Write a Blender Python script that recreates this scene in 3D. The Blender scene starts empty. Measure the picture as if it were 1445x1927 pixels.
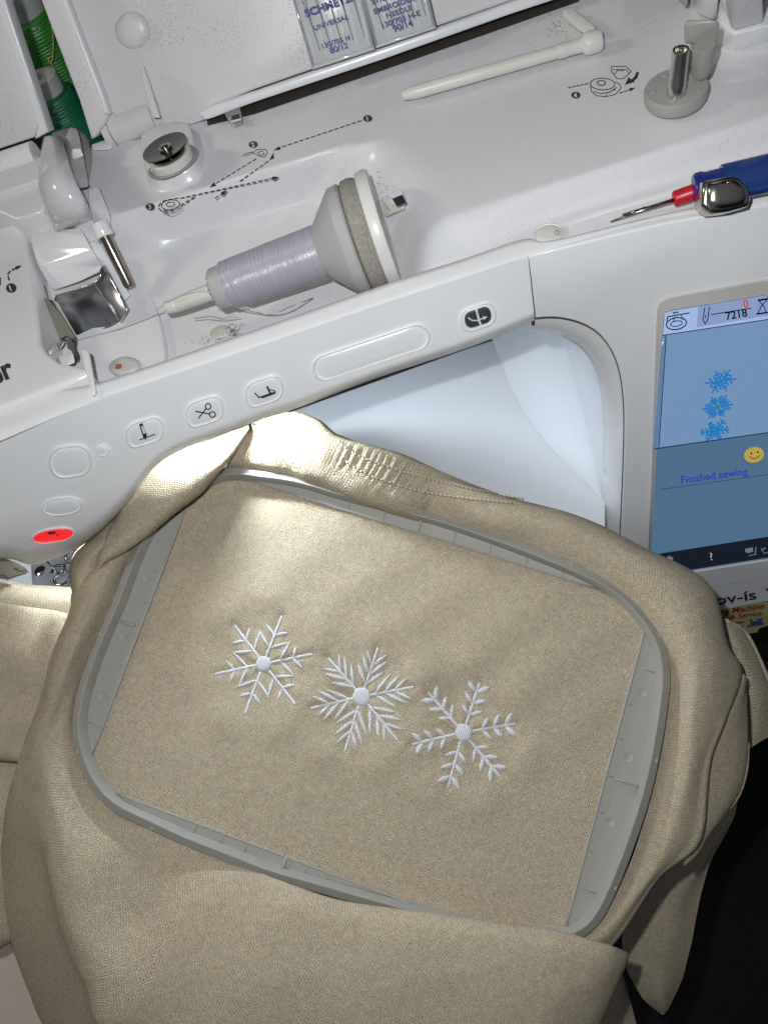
import bpy, bmesh, math, random
import numpy as np
from mathutils import Vector, Matrix
random.seed(7); np.random.seed(7)
S = bpy.context.scene
col = S.collection
# ------------------------------------------------------------------ camera
W, H, F = 1445., 1927., 1450.           # photograph size and focal length in its pixels
def nrm(v): return v/np.linalg.norm(v)
Xc = nrm(np.array([9965, 2303, 1450.])); Zc = np.array([-397.5, 806.5, 1450.])
Zc = nrm(Zc-Xc*(Zc@Xc)); Yc = np.cross(Zc, Xc)
RW = np.array([Xc, Yc, Zc])             # camera axes -> machine axes (x along arm, y away, z up)
CAM = np.array([0, 0, .51])
cam = bpy.data.cameras.new('camera'); camo = bpy.data.objects.new('camera', cam); col.objects.link(camo)
cam.sensor_fit = 'VERTICAL'; cam.sensor_height = 24; cam.lens = 24*F/H; cam.clip_start = .01; cam.clip_end = 50
M = Matrix([list(RW[0])+[CAM[0]], list(RW[1])+[CAM[1]], list(RW[2])+[CAM[2]], [0, 0, 0, 1]])
camo.matrix_world = M
S.camera = camo
# ------------------------------------------------------------------ light: phone flash, room ambient, machine LED
wd = bpy.data.worlds.new('World'); S.world = wd; wd.use_nodes = True
wN, wL = wd.node_tree.nodes, wd.node_tree.links
wc_ = wN.new('ShaderNodeTexCoord'); wx = wN.new('ShaderNodeSeparateXYZ'); wr_ = wN.new('ShaderNodeValToRGB'); wm = wN.new('ShaderNodeMapRange')
wL.new(wc_.outputs['Generated'], wx.inputs[0]); wm.inputs[1].default_value = -1; wL.new(wx.outputs[2], wm.inputs[0]); wL.new(wm.outputs[0], wr_.inputs[0]); wL.new(wr_.outputs[0], wN['Background'].inputs[0])
for i_, (p_, c_) in enumerate(((0, (.10, .10, .11)), (.45, (.22, .22, .24)), (.62, (.75, .82, .95)), (1, (1.2, 1.25, 1.4)))):
    e_ = wr_.color_ramp.elements[i_] if i_ < 2 else wr_.color_ramp.elements.new(p_)
    e_.position = p_; e_.color = (*c_, 1)
wd.node_tree.nodes['Background'].inputs[1].default_value = .09
def lamp(name, kind, loc, power, color=(1, 1, 1), size=.01, target=None, spot=None, blend=.5, size_y=None):
    l = bpy.data.lights.new(name, kind); o = bpy.data.objects.new(name, l); col.objects.link(o)
    l.energy = power; l.color = color
    if kind == 'AREA':
        l.shape = 'RECTANGLE'; l.size = size; l.size_y = size_y or size
    else: l.shadow_soft_size = size
    if spot: l.spot_size = math.radians(spot); l.spot_blend = blend
    o.location = loc
    if target is not None:
        o.rotation_euler = (Vector(target)-Vector(loc)).to_track_quat('-Z', 'Y').to_euler()
    o['kind'] = 'helper'
    return o
FL = CAM + RW@np.array([-.028, .030, .005])
lamp('phone_flash', 'POINT', FL, 4.3, (.96, .985, 1.0), .004)
lamp('room_lamp', 'AREA', (-1.05, .42, 1.05), 2.6, (1, .86, .74), .14, (-.05, .25, .2))
vs = S.view_settings
vs.view_transform = 'Standard'; vs.look = 'None'; vs.exposure = .18; vs.gamma = 1; vs.use_curve_mapping = False
S.cycles.max_bounces = 6

# ------------------------------------------------------------------ helpers
def ray(x, y): return nrm(RW@np.array([x-W/2, -(y-H/2), -F]))
class Plane:
    def __init__(s, p, n):
        s.p = np.array(p, float); s.n = nrm(np.array(n, float))
        if (CAM-s.p)@s.n < 0: s.n = -s.n
    def at(s, x, y, off=0.):
        d = ray(x, y); return CAM+d*(((s.p+s.n*off-CAM)@s.n)/(d@s.n))
def HZ(z): return Plane((0, 0, z), (0, 0, 1))
def atz(x, y, z): return HZ(z).at(x, y)
def link(name, me, mat, parent=None, smooth=True):
    o = bpy.data.objects.new(name, me); col.objects.link(o)
    if mat is not None:
        for m_ in (mat if isinstance(mat, (list, tuple)) else [mat]): me.materials.append(m_)
    if smooth: me.polygons.foreach_set('use_smooth', [True]*len(me.polygons))
    if parent is not None: o.parent = parent; o.matrix_parent_inverse = parent.matrix_world.inverted()
    return o
def mesh(name, v, f, mat, parent=None, smooth=True):
    me = bpy.data.meshes.new(name); me.from_pydata([tuple(map(float, p)) for p in v], [], [tuple(map(int, q)) for q in f]); me.update()
    return link(name, me, mat, parent, smooth)
def sharp(o, ang=35):
    bm = bmesh.new(); bm.from_mesh(o.data)
    bmesh.ops.recalc_face_normals(bm, faces=bm.faces)
    for e in bm.edges:
        if len(e.link_faces) == 2 and e.calc_face_angle(0) > math.radians(ang): e.smooth = False
    bm.to_mesh(o.data); bm.free(); return o
def empty(name, loc, label, cat, group=None):
    o = bpy.data.objects.new(name, None); col.objects.link(o); o.location = tuple(map(float, loc)); o.empty_display_size = .01
    bpy.context.view_layer.update()
    o['label'] = label; o['category'] = cat
    if group: o['group'] = group
    return o
def tag(o, label, cat, group=None):
    o['label'] = label; o['category'] = cat
    if group: o['group'] = group
    return o
def plate(name, pts, n, th, mat, parent=None, bev=0., seg=2, tint=None):
    """prism: pts are 3D points of the top outline, extruded by th against n, top edges rounded"""
    n = nrm(np.array(n, float)); bm = bmesh.new()
    vs_ = [bm.verts.new(tuple(p)) for p in pts]
    f = bm.faces.new(vs_); f.normal_update()
    if np.array(f.normal)@n < 0: f.normal_flip()
    r = bmesh.ops.extrude_face_region(bm, geom=[f])
    low = [g for g in r['geom'] if isinstance(g, bmesh.types.BMVert)]
    # move extruded copy up is simpler: original stays low
    for v in vs_: v.co -= Vector(n*th)
    bm.normal_update()
    if bev > 0:
        ls = set(low); es = [e for e in bm.edges if e.verts[0] in ls and e.verts[1] in ls]
        bmesh.ops.bevel(bm, geom=es, offset=bev, segments=seg, affect='EDGES', profile=.5, clamp_overlap=True)
    bmesh.ops.recalc_face_normals(bm, faces=bm.faces)
    for e in bm.edges:
        if len(e.link_faces) == 2 and e.calc_face_angle(0) > math.radians(50): e.smooth = False
    me = bpy.data.meshes.new(name); bm.to_mesh(me); bm.free()
    return link(name, me, mat, parent)
def pplate(name, px, pl, off, th, mat, parent=None, bev=0., seg=2):
    return plate(name, [pl.at(x, y, off) for x, y in px], pl.n, th, mat, parent, bev, seg)
def hull(name, pts, mat, parent=None, bev=.002, seg=3):
    bm = bmesh.new()
    for p in pts: bm.verts.new(tuple(p))
    bmesh.ops.convex_hull(bm, input=bm.verts)
    bmesh.ops.delete(bm, geom=[v for v in bm.verts if not v.link_faces], context='VERTS')
    bmesh.ops.dissolve_limit(bm, angle_limit=.06, verts=bm.verts, edges=bm.edges)
    if bev: bmesh.ops.bevel(bm, geom=list(bm.edges), offset=bev, segments=seg, affect='EDGES', profile=.5, clamp_overlap=True)
    bmesh.ops.recalc_face_normals(bm, faces=bm.faces)
    me = bpy.data.meshes.new(name); bm.to_mesh(me); bm.free()
    return link(name, me, mat, parent)
def basis(d):
    d = nrm(np.array(d, float)); a = np.array([0, 0, 1.]) if abs(d[2]) < .9 else np.array([1., 0, 0])
    u = nrm(np.cross(a, d)); return u, np.cross(d, u), d
def lathe(name, prof, org, d, mat, parent=None, n=40, sharp_a=40):
    """prof: (t along axis, radius)"""
    u, v, w = basis(d); org = np.array(org, float); V = []; Fc = []
    for t, r in prof:
        for k in range(n):
            a = 2*math.pi*k/n; V.append(org+w*t+(u*math.cos(a)+v*math.sin(a))*r)
    for i in range(len(prof)-1):
        for k in range(n):
            Fc.append((i*n+k, i*n+(k+1) % n, (i+1)*n+(k+1) % n, (i+1)*n+k))
    Fc.append(tuple(range(n-1, -1, -1))); Fc.append(tuple((len(prof)-1)*n+k for k in range(n)))
    return sharp(mesh(name, V, Fc, mat, parent), sharp_a)
def crom(P, n, closed=False):
    """catmull-rom resample of points (k,3) to n samples, uniform in chord length"""
    P = np.array(P, float); k = len(P)
    if closed: Q = np.vstack([P[-1:], P, P[:2]])
    else: Q = np.vstack([2*P[:1]-P[1:2], P, 2*P[-1:]-P[-2:-1]])
    segs = k if closed else k-1
    L = [np.linalg.norm((Q[i+2]-Q[i+1])) for i in range(segs)]
    cum = np.concatenate([[0], np.cumsum(L)])
    ts = np.linspace(0, cum[-1], n, endpoint=not closed); out = []
    for t in ts:
        i = min(int(np.searchsorted(cum, t, 'right')-1), segs-1); s = (t-cum[i])/max(L[i], 1e-12)
        a, b, c, d = Q[i:i+4]
        out.append(.5*((2*b)+(-a+c)*s+(2*a-5*b+4*c-d)*s*s+(-a+3*b-3*c+d)*s**3))
    return np.array(out)
def gridmesh(name, G, mat, parent=None, uv=None, closed_v=False):
    nr, nc = G.shape[:2]; V = G.reshape(-1, 3)
    Fc = [(i*nc+j, i*nc+(j+1) % nc, (i+1)*nc+(j+1) % nc, (i+1)*nc+j) for i in range(nr-1) for j in range(nc if closed_v else nc-1)]
    o = mesh(name, V, Fc, mat, parent)
    if uv is None:
        du = np.concatenate([np.zeros((nr, 1)), np.cumsum(np.linalg.norm(np.diff(G, axis=1), axis=2), axis=1)], axis=1)
        dv = np.concatenate([np.zeros((1, nc)), np.cumsum(np.linalg.norm(np.diff(G, axis=0), axis=2), axis=0)], axis=0)
        uv = np.stack([np.broadcast_to(du.mean(0), du.shape), np.broadcast_to(dv.mean(1)[:, None], dv.shape)], 2)
    uvl = o.data.uv_layers.new(name='UVMap'); li = np.zeros(len(o.data.loops), int); o.data.loops.foreach_get('vertex_index', li)
    uvl.data.foreach_set('uv', uv.reshape(-1, 2)[li].ravel().astype(float))
    # face towards camera
    return o
def tube(name, pts, r, mat, parent=None, n=8, res=None):
    P = np.array(pts, float)
    if res: P = crom(P, res)
    rr = np.full(len(P), r) if np.isscalar(r) else np.interp(np.linspace(0, 1, len(P)), np.linspace(0, 1, len(r)), r)
    V = []; Fc = []; T = np.gradient(P, axis=0); u = basis(T[0])[0]
    for i, p in enumerate(P):
        t = nrm(T[i]); u = nrm(u-t*(u@t)); v = np.cross(t, u)
        for k in range(n):
            a = 2*math.pi*k/n; V.append(p+(u*math.cos(a)+v*math.sin(a))*rr[i])
    for i in range(len(P)-1):
        for k in range(n): Fc.append((i*n+k, i*n+(k+1) % n, (i+1)*n+(k+1) % n, (i+1)*n+k))
    Fc.append(tuple(range(n-1, -1, -1))); Fc.append(tuple((len(P)-1)*n+k for k in range(n)))
    return mesh(name, V, Fc, mat, parent)
def rrect(cx, cy, w, h, ang=0., r=.3, n=6, shear=0.):
    """rounded rectangle outline in pixels; r as share of the smaller side"""
    rad = r*min(w, h); out = []; a = math.radians(ang)
    for sx, sy, a0 in ((1, 1, 0), (-1, 1, 90), (-1, -1, 180), (1, -1, 270)):
        for k in range(n+1):
            t = math.radians(a0+90*k/n)
            x = sx*(w/2-rad)+rad*math.cos(t); y = sy*(h/2-rad)+rad*math.sin(t); x += shear*y
            out.append((cx+x*math.cos(a)-y*math.sin(a), cy+x*math.sin(a)+y*math.cos(a)))
    return out
def oval(cx, cy, a, b, ang=0., n=36):
    c, s = math.cos(math.radians(ang)), math.sin(math.radians(ang))
    return [(cx+a*math.cos(t)*c-b*math.sin(t)*s, cy+a*math.cos(t)*s+b*math.sin(t)*c) for t in np.linspace(0, 2*math.pi, n, endpoint=False)]
class Flat:
    """collects flat printed shapes (pixel coordinates) on a plane as one thin mesh"""
    def __init__(s, at, off=.0001): s.at = at; s.off = off; s.V = []; s.F = []
    def poly(s, px):
        b = len(s.V); s.V += [s.at(x, y, s.off) for x, y in px]; s.F.append(tuple(range(b, b+len(px)))); return s
    def line(s, px, w, closed=False):
        px = [np.array(p, float) for p in px]
        if closed: px = px+[px[0]]
        for a, b in zip(px[:-1], px[1:]):
            d = b-a; L = np.linalg.norm(d)
            if L < 1e-6: continue
            d /= L; q = np.array([-d[1], d[0]])*w/2; a2 = a-d*w*.3; b2 = b+d*w*.3
            s.poly([a2+q, b2+q, b2-q, a2-q])
        return s
    def dash(s, px, w, on=7, gap=4.5):
        P = crom([(x, y, 0) for x, y in px], 200)[:, :2]; cum = np.concatenate([[0], np.cumsum(np.linalg.norm(np.diff(P, axis=0), axis=1))]); t = 0
        f = lambda q: np.array([np.interp(q, cum, P[:, 0]), np.interp(q, cum, P[:, 1])])
        while t < cum[-1]: s.line([f(t), f(min(t+on, cum[-1]))], w); t += on+gap
        return s
    def head(s, a, b, L=13, w=8):
        a, b = np.array(a, float), np.array(b, float); d = (b-a)/np.linalg.norm(b-a); q = np.array([-d[1], d[0]])
        return s.poly([b, b-d*L+q*w/2, b-d*L-q*w/2])
    def build(s, name, mat, parent): return mesh(name, s.V, s.F, mat, parent, smooth=False)
def text(name, body, p0, p1, at, mat, parent, off=.0003, hs=1., shear=0., bold=0., height=None):
    """lettering whose baseline runs from pixel p0 to p1"""
    c = bpy.data.curves.new(name, 'FONT'); c.body = body; c.resolution_u = 5; c.offset = bold; c.shear = shear; c.fill_mode = 'FRONT'
    o = bpy.data.objects.new('tmp', c); col.objects.link(o); bpy.context.view_layer.update()
    me = bpy.data.meshes.new_from_object(o.evaluated_get(bpy.context.evaluated_depsgraph_get())); bpy.data.objects.remove(o); bpy.data.curves.remove(c)
    V = np.zeros(len(me.vertices)*3); me.vertices.foreach_get('co', V); V = V.reshape(-1, 3)
    x0, x1 = V[:, 0].min(), V[:, 0].max()
    p0, p1 = np.array(p0, float), np.array(p1, float); d = p1-p0; L = np.linalg.norm(d)
    if height: ch = height/max(V[:, 1].max(), .3); c_ = (p0+p1)/2; d = d/L*ch*(x1-x0); p0 = c_-d/2; L = ch*(x1-x0)
    sc = L/(x1-x0)
    up = np.array([d[1], -d[0]])/L
    Q = [at(*(p0+d*((v[0]-x0)/(x1-x0))+up*(v[1]*sc*hs)), off) for v in V]
    me.vertices.foreach_set('co', np.array(Q).ravel()); me.name = name
    return link(name, me, mat, parent, smooth=False)

# ------------------------------------------------------------------ materials
def newmat(name):
    m = bpy.data.materials.new(name); m.use_nodes = True
    return m, m.node_tree.nodes, m.node_tree.links, m.node_tree.nodes['Principled BSDF']
def plain(name, c, rough=.4, metal=0., emit=None, es=0., spec=.5, bump=0., bscale=300., trans=0., ior=1.45, coat=0., alpha=1., vary=.0, sheen=0.):
    m, N, L, b = newmat(name)
    b.inputs['Base Color'].default_value = (*c, 1); b.inputs['Roughness'].default_value = rough; b.inputs['Metallic'].default_value = metal
    b.inputs['Specular IOR Level'].default_value = spec; b.inputs['IOR'].default_value = ior
    b.inputs['Transmission Weight'].default_value = trans; b.inputs['Coat Weight'].default_value = coat; b.inputs['Sheen Weight'].default_value = sheen
    b.inputs['Alpha'].default_value = alpha
    if emit: b.inputs['Emission Color'].default_value = (*emit, 1); b.inputs['Emission Strength'].default_value = es
    if bump or vary:
        tc = N.new('ShaderNodeTexCoord'); nz = N.new('ShaderNodeTexNoise'); nz.inputs['Scale'].default_value = bscale; nz.inputs['Detail'].default_value = 4
        L.new(tc.outputs['Object'], nz.inputs['Vector'])
        if bump:
            bp = N.new('ShaderNodeBump'); bp.inputs['Strength'].default_value = bump; bp.inputs['Distance'].default_value = .0005
            L.new(nz.outputs['Fac'], bp.inputs['Height']); L.new(bp.outputs['Normal'], b.inputs['Normal'])
        if vary:
            mx = N.new('ShaderNodeMix'); mx.data_type = 'RGBA'; mx.blend_type = 'MULTIPLY'; mx.inputs[0].default_value = 1
            mr = N.new('ShaderNodeMapRange'); mr.inputs[1].default_value = .3; mr.inputs[2].default_value = .7; mr.inputs[3].default_value = 1-vary; mr.inputs[4].default_value = 1
            L.new(nz.outputs['Fac'], mr.inputs[0]); mx.inputs[6].default_value = (*c, 1); L.new(mr.outputs[0], mx.inputs[7]); L.new(mx.outputs[2], b.inputs['Base Color'])
    return m
def dusty(name, c, rough=.34, specks=.5, thr=.62, lint=True, coat=0.):
    """moulded plastic with dust specks, grime patches and faint mould grain"""
    m, N, L, b = newmat(name); b.inputs['Roughness'].default_value = rough; b.inputs['Coat Weight'].default_value = coat
    tc = N.new('ShaderNodeTexCoord')
    def noise(sc, det=3, rg=.5):
        n = N.new('ShaderNodeTexNoise'); n.inputs['Scale'].default_value = sc; n.inputs['Detail'].default_value = det; n.inputs['Roughness'].default_value = rg
        L.new(tc.outputs['Object'], n.inputs['Vector']); return n
    a = noise(1500, 2, .6); p = noise(22, 3); g = noise(9, 4)
    def rng(src, lo, hi, o0=0., o1=1.):
        r = N.new('ShaderNodeMapRange'); r.interpolation_type = 'SMOOTHSTEP'
        for i, v in enumerate((lo, hi, o0, o1)): r.inputs[i+1].default_value = v
        L.new(src.outputs[0], r.inputs[0]); return r
    sp = rng(a, thr, thr+.1); pa = rng(p, .44, .64)
    mu = N.new('ShaderNodeMath'); mu.operation = 'MULTIPLY'; L.new(sp.outputs[0], mu.inputs[0]); L.new(pa.outputs[0], mu.inputs[1])
    m2 = N.new('ShaderNodeMath'); m2.operation = 'MULTIPLY'; m2.inputs[1].default_value = specks; L.new(mu.outputs[0], m2.inputs[0])
    gr = rng(g, .35, .7, .96, 1.)
    mx0 = N.new('ShaderNodeMix'); mx0.data_type = 'RGBA'; mx0.blend_type = 'MULTIPLY'; mx0.inputs[0].default_value = 1; mx0.inputs[6].default_value = (*c, 1); L.new(gr.outputs[0], mx0.inputs[7])
    mx = N.new('ShaderNodeMix'); mx.data_type = 'RGBA'; L.new(m2.outputs[0], mx.inputs[0]); L.new(mx0.outputs[2], mx.inputs[6]); mx.inputs[7].default_value = (.22, .215, .21, 1)
    L.new(mx.outputs[2], b.inputs['Base Color'])
    rr = rng(p, .3, .8, rough, rough+.06); L.new(rr.outputs[0], b.inputs['Roughness'])
    return m
def knit(name, c, rough=.92, wale=.0013, rot=0., bump=.8, contrast=.35, seed=0., rib=.15):
    """jersey knit: columns of small loops, from the UV map in metres"""
    m, N, L, b = newmat(name); b.inputs['Roughness'].default_value = rough; b.inputs['Specular IOR Level'].default_value = .04
    b.inputs['Sheen Weight'].default_value = .0
    tc = N.new('ShaderNodeTexCoord'); mp = N.new('ShaderNodeMapping'); mp.inputs['Rotation'].default_value = (0, 0, rot); mp.inputs['Location'].default_value = (seed, seed*.7, 0)
    L.new(tc.outputs['UV'], mp.inputs['Vector'])
    nz = N.new('ShaderNodeTexNoise'); nz.inputs['Scale'].default_value = 420; nz.inputs['Detail'].default_value = 2; L.new(mp.outputs[0], nz.inputs['Vector'])
    ad = N.new('ShaderNodeVectorMath'); ad.operation = 'MULTIPLY_ADD'; ad.inputs[1].default_value = (.0016, .0016, 0); L.new(nz.outputs['Color'], ad.inputs[0]); L.new(mp.outputs[0], ad.inputs[2])
    sx = N.new('ShaderNodeSeparateXYZ'); L.new(ad.outputs[0], sx.inputs[0])
    def sine(k, ax, ph=0.):
        a = N.new('ShaderNodeMath'); a.operation = 'MULTIPLY_ADD'; a.inputs[1].default_value = 2*math.pi/k; a.inputs[2].default_value = ph; L.new(sx.outputs[ax], a.inputs[0])
        s_ = N.new('ShaderNodeMath'); s_.operation = 'SINE'; L.new(a.outputs[0], s_.inputs[0]); return s_
    s1 = sine(wale, 0); s2 = sine(wale*.8, 1)
    pr = N.new('ShaderNodeMath'); pr.operation = 'MULTIPLY'; L.new(s2.outputs[0], pr.inputs[0]); L.new(s1.outputs[0], pr.inputs[1])
    p2 = N.new('ShaderNodeMath'); p2.operation = 'MULTIPLY_ADD'; p2.inputs[1].default_value = rib; L.new(s1.outputs[0], p2.inputs[0]); L.new(pr.outputs[0], p2.inputs[2])
    mr = N.new('ShaderNodeMapRange'); mr.inputs[1].default_value = -1.; mr.inputs[2].default_value = 1.; mr.inputs[3].default_value = .10; mr.inputs[4].default_value = .90; L.new(p2.outputs[0], mr.inputs[0])
    big = N.new('ShaderNodeTexNoise'); big.inputs['Scale'].default_value = 1300; big.inputs['Detail'].default_value = 3; L.new(tc.outputs['Object'], big.inputs['Vector'])
    fz = N.new('ShaderNodeMath'); fz.operation = 'MULTIPLY_ADD'; fz.inputs[1].default_value = 1.1; L.new(big.outputs['Fac'], fz.inputs[0]); L.new(mr.outputs[0], fz.inputs[2])
    r2 = N.new('ShaderNodeMapRange'); r2.inputs[1].default_value = .55; r2.inputs[2].default_value = 1.55; r2.inputs[3].default_value = 1-contrast; r2.inputs[4].default_value = 1.+contrast*.5; L.new(fz.outputs[0], r2.inputs[0])
    ht = N.new('ShaderNodeTexNoise'); ht.inputs['Scale'].default_value = 330; ht.inputs['Detail'].default_value = 5; ht.inputs['Roughness'].default_value = .7; L.new(tc.outputs['Object'], ht.inputs['Vector'])
    hr = N.new('ShaderNodeMapRange'); hr.inputs[1].default_value = .3; hr.inputs[2].default_value = .7; hr.inputs[3].default_value = .86; hr.inputs[4].default_value = 1.12; L.new(ht.outputs['Fac'], hr.inputs[0])
    hm = N.new('ShaderNodeMath'); hm.operation = 'MULTIPLY'; L.new(hr.outputs[0], hm.inputs[0]); L.new(r2.outputs[0], hm.inputs[1])
    mx = N.new('ShaderNodeMix'); mx.data_type = 'RGBA'; mx.blend_type = 'MULTIPLY'; mx.inputs[0].default_value = 1; mx.inputs[6].default_value = (*c, 1); L.new(hm.outputs[0], mx.inputs[7])
    L.new(mx.outputs[2], b.inputs['Base Color'])
    bp = N.new('ShaderNodeBump'); bp.inputs['Strength'].default_value = bump; bp.inputs['Distance'].default_value = .00035; L.new(fz.outputs[0], bp.inputs['Height']); L.new(bp.outputs['Normal'], b.inputs['Normal'])
    return m
def stripes(name, c, k, axis=0, rough=.4, bump=.6, contrast=.25, spec=.5, coord='UV', sheen=0., jit=.3):
    m, N, L, b = newmat(name); b.inputs['Roughness'].default_value = rough; b.inputs['Specular IOR Level'].default_value = spec; b.inputs['Sheen Weight'].default_value = sheen
    tc = N.new('ShaderNodeTexCoord'); wv = N.new('ShaderNodeTexWave'); wv.bands_direction = 'XYZ'[axis]; wv.inputs['Scale'].default_value = .314/k; wv.inputs['Distortion'].default_value = jit; wv.inputs['Detail'].default_value = 2; wv.inputs['Detail Scale'].default_value = 2
    L.new(tc.outputs[coord], wv.inputs['Vector'])
    r2 = N.new('ShaderNodeMapRange'); r2.inputs[3].default_value = 1-contrast; r2.inputs[4].default_value = 1; L.new(wv.outputs['Fac'], r2.inputs[0])
    mx = N.new('ShaderNodeMix'); mx.data_type = 'RGBA'; mx.blend_type = 'MULTIPLY'; mx.inputs[0].default_value = 1; mx.inputs[6].default_value = (*c, 1); L.new(r2.outputs[0], mx.inputs[7]); L.new(mx.outputs[2], b.inputs['Base Color'])
    bp = N.new('ShaderNodeBump'); bp.inputs['Strength'].default_value = bump; bp.inputs['Distance'].default_value = .0003; L.new(wv.outputs['Fac'], bp.inputs['Height']); L.new(bp.outputs['Normal'], b.inputs['Normal'])
    return m
def glowing(name, c, s=1., rough=.12):
    return plain(name, (.01, .01, .012), rough, emit=c, es=s)
WHITE = dusty('white_plastic_dusty', (.70, .70, .71), .25, .45, .585)
CLEAN = dusty('white_plastic_clean', (.75, .76, .775), .25, .3, .62)
FRONT = dusty('white_plastic_front', (.74, .745, .75), .28, .35, .64)
LIDM = dusty('lid_plastic', (.655, .635, .64), .33, .7, .56)
GLOSS = plain('white_gloss', (.76, .76, .77), .12, coat=.3)
BEDM = plain('bed_gloss', (.72, .75, .80), .12)
CREAM = plain('cream_plastic', (.66, .65, .60), .38, vary=.06, bscale=60)
GREYP = plain('grey_plastic', (.36, .35, .33), .36, vary=.05, bscale=60)
GREYL = plain('lever_plastic', (.60, .60, .605), .18, coat=.2)
HOOPM = plain('hoop_grey', (.315, .305, .275), .55, bump=.12, bscale=1500, vary=.08)
BLACK = plain('black_print', (.035, .035, .04), .5)
DARK = plain('dark_gap', (.03, .028, .027), .6)
INK = plain('blue_ink', (.008, .018, .20), .5)
CHROME = plain('chrome', (.62, .61, .60), .12, 1.)
GUNM = plain('dark_metal', (.33, .31, .28), .2, 1.)
STEEL = plain('steel_sheet', (.62, .64, .66), .22, 1., bump=.2, bscale=2500)
NEEDLE = plain('needle_steel', (.22, .22, .23), .3, .9)
WTEXT = plain('white_print', (.75, .75, .75), .5)
# ------------------------------------------------------------------ setting
def setting(o): o['kind'] = 'structure'; return o
fl = plain('black_carpet', (.012, .012, .014), .95, bump=1., bscale=220, vary=.5)
setting(mesh('floor', [(-3, -2.5, -.62), (3, -2.5, -.62), (3, 3, -.62), (-3, 3, -.62)], [(0, 1, 2, 3)], fl))
wl = plain('dark_wall', (.10, .085, .08), .8)
setting(mesh('wall', [(-3, 1.1, -.62), (3, 1.1, -.62), (3, 1.1, 2.2), (-3, 1.1, 2.2)], [(0, 1, 2, 3)], wl))

# ------------------------------------------------------------------ machine
DZ, RZ = .268, .258
mach = empty('embroidery_machine', (0, .33, 0), 'white computerised embroidery machine with touchscreen and open top lid', 'sewing machine')
L2a = atz(185, 752, RZ); L2b = atz(993, 482, RZ); L2c = atz(1445, 385, RZ)
ufr = nrm(L2b-L2a); usc = nrm(L2c-L2b)
def down(a): return np.array([0, -math.sin(math.radians(a)), -math.cos(math.radians(a))])
PF = Plane(L2b, np.cross(ufr, down(20))); dF = nrm(np.cross(PF.n, ufr)); dF = dF if dF[2] < 0 else -dF
PS = Plane(L2b, np.cross(usc, down(11))); PD = HZ(DZ)
def headpt(x, y, off=0.):
    p = PF.at(x, y, off)
    for _ in range(8):
        v = (p-L2b)@dF
        p = PF.at(x, y, off-6.5*max(0, v-.045)**2)
    return p
# deck: height field between front rim curve and back edge
def segdist(P, poly, closed=True):
    A = np.array(poly); B = np.roll(A, -1, 0) if closed else A[1:]; A = A if closed else A[:-1]
    best = np.full(len(P), 1e9)
    for a, b in zip(A, B):
        ab = b-a; t = np.clip(((P-a)@ab)/(ab@ab+1e-15), 0, 1); best = np.minimum(best, np.linalg.norm(P-(a+t[:, None]*ab), axis=1))
    return best
def inside(P, poly):
    A = np.array(poly); c = np.zeros(len(P), bool); j = len(A)-1
    for i in range(len(A)):
        yi, yj = A[i, 1], A[j, 1]
        with np.errstate(divide='ignore', invalid='ignore'):
            q = ((yi > P[:, 1]) != (yj > P[:, 1])) & (P[:, 0] < (A[j, 0]-A[i, 0])*(P[:, 1]-yi)/(yj-yi)+A[i, 0])
        c ^= q; j = i
    return c
def basin(P, T, B):
    iT = inside(P, T); iB = inside(P, B); dT = segdist(P, T); dB = segdist(P, B)
    t = np.where(iB, 1., np.where(iT, dT/(dT+dB+1e-12), 0.)); return t*t*(3-2*t)
def xy(px, z): return [atz(x, y, z)[:2] for x, y in px]
FZ = .237
T1 = xy([(-260, 520), (-100, 455), (60, 425), (190, 415), (215, 432), (245, 428), (300, 413), (430, 373), (540, 332), (640, 286), (685, 274), (725, 290), (775, 350), (805, 420), (815, 480), (810, 560), (500, 760), (150, 880), (-260, 1000)], DZ)
B1 = xy([(300, 456), (466, 405), (577, 374), (620, 360), (660, 362), (700, 420), (728, 500), (740, 580), (600, 680), (330, 780), (0, 900), (-260, 1000), (-260, 560), (0, 470), (200, 470), (262, 478)], .246)
T2 = xy([(780, 425), (870, 397), (1000, 357), (1200, 295), (1445, 218), (1640, 155), (1640, 600), (780, 700)], DZ)
B2 = xy([(800, 520), (900, 478), (1010, 424), (1200, 362), (1445, 287), (1640, 225), (1640, 600), (800, 700)], RZ-.001)
T3 = xy([(1066, 430), (1085, 415), (1300, 352), (1640, 250), (1640, 330), (1445, 362), (1200, 410), (1090, 436)], RZ)
B3 = xy([(1085, 428), (1100, 421), (1300, 364), (1640, 265), (1640, 318), (1445, 350), (1200, 399), (1100, 429)], RZ-.004)
front = crom([atz(x, y, .25) for x, y in [(-160, 880), (0, 812), (190, 755), (480, 655), (750, 562), (990, 490), (1250, 428), (1445, 392), (1660, 355)]], 300)[:, :2]
back = crom([atz(x, y, DZ) for x, y in [(-160, 380), (0, 322), (130, 285), (262, 262), (390, 226), (480, 196), (720, 113), (960, 30), (1090, -15), (1445, -140), (1660, -210)]], 300)[:, :2]
ts = np.linspace(0, 1, 210)[:, None, None]
XY = front[None]*(1-ts)+back[None]*ts; Pq = XY.reshape(-1, 2)
c0_, c1_ = atz(300, 456, .246)[:2], atz(620, 360, .246)[:2]
ycr = c0_[1]+(Pq[:, 0]-c0_[0])*(c1_[1]-c0_[1])/(c1_[0]-c0_[0])
FL_ = np.clip(.246-.24*np.maximum(0, ycr-Pq[:, 1]), .2345, .246)
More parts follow.
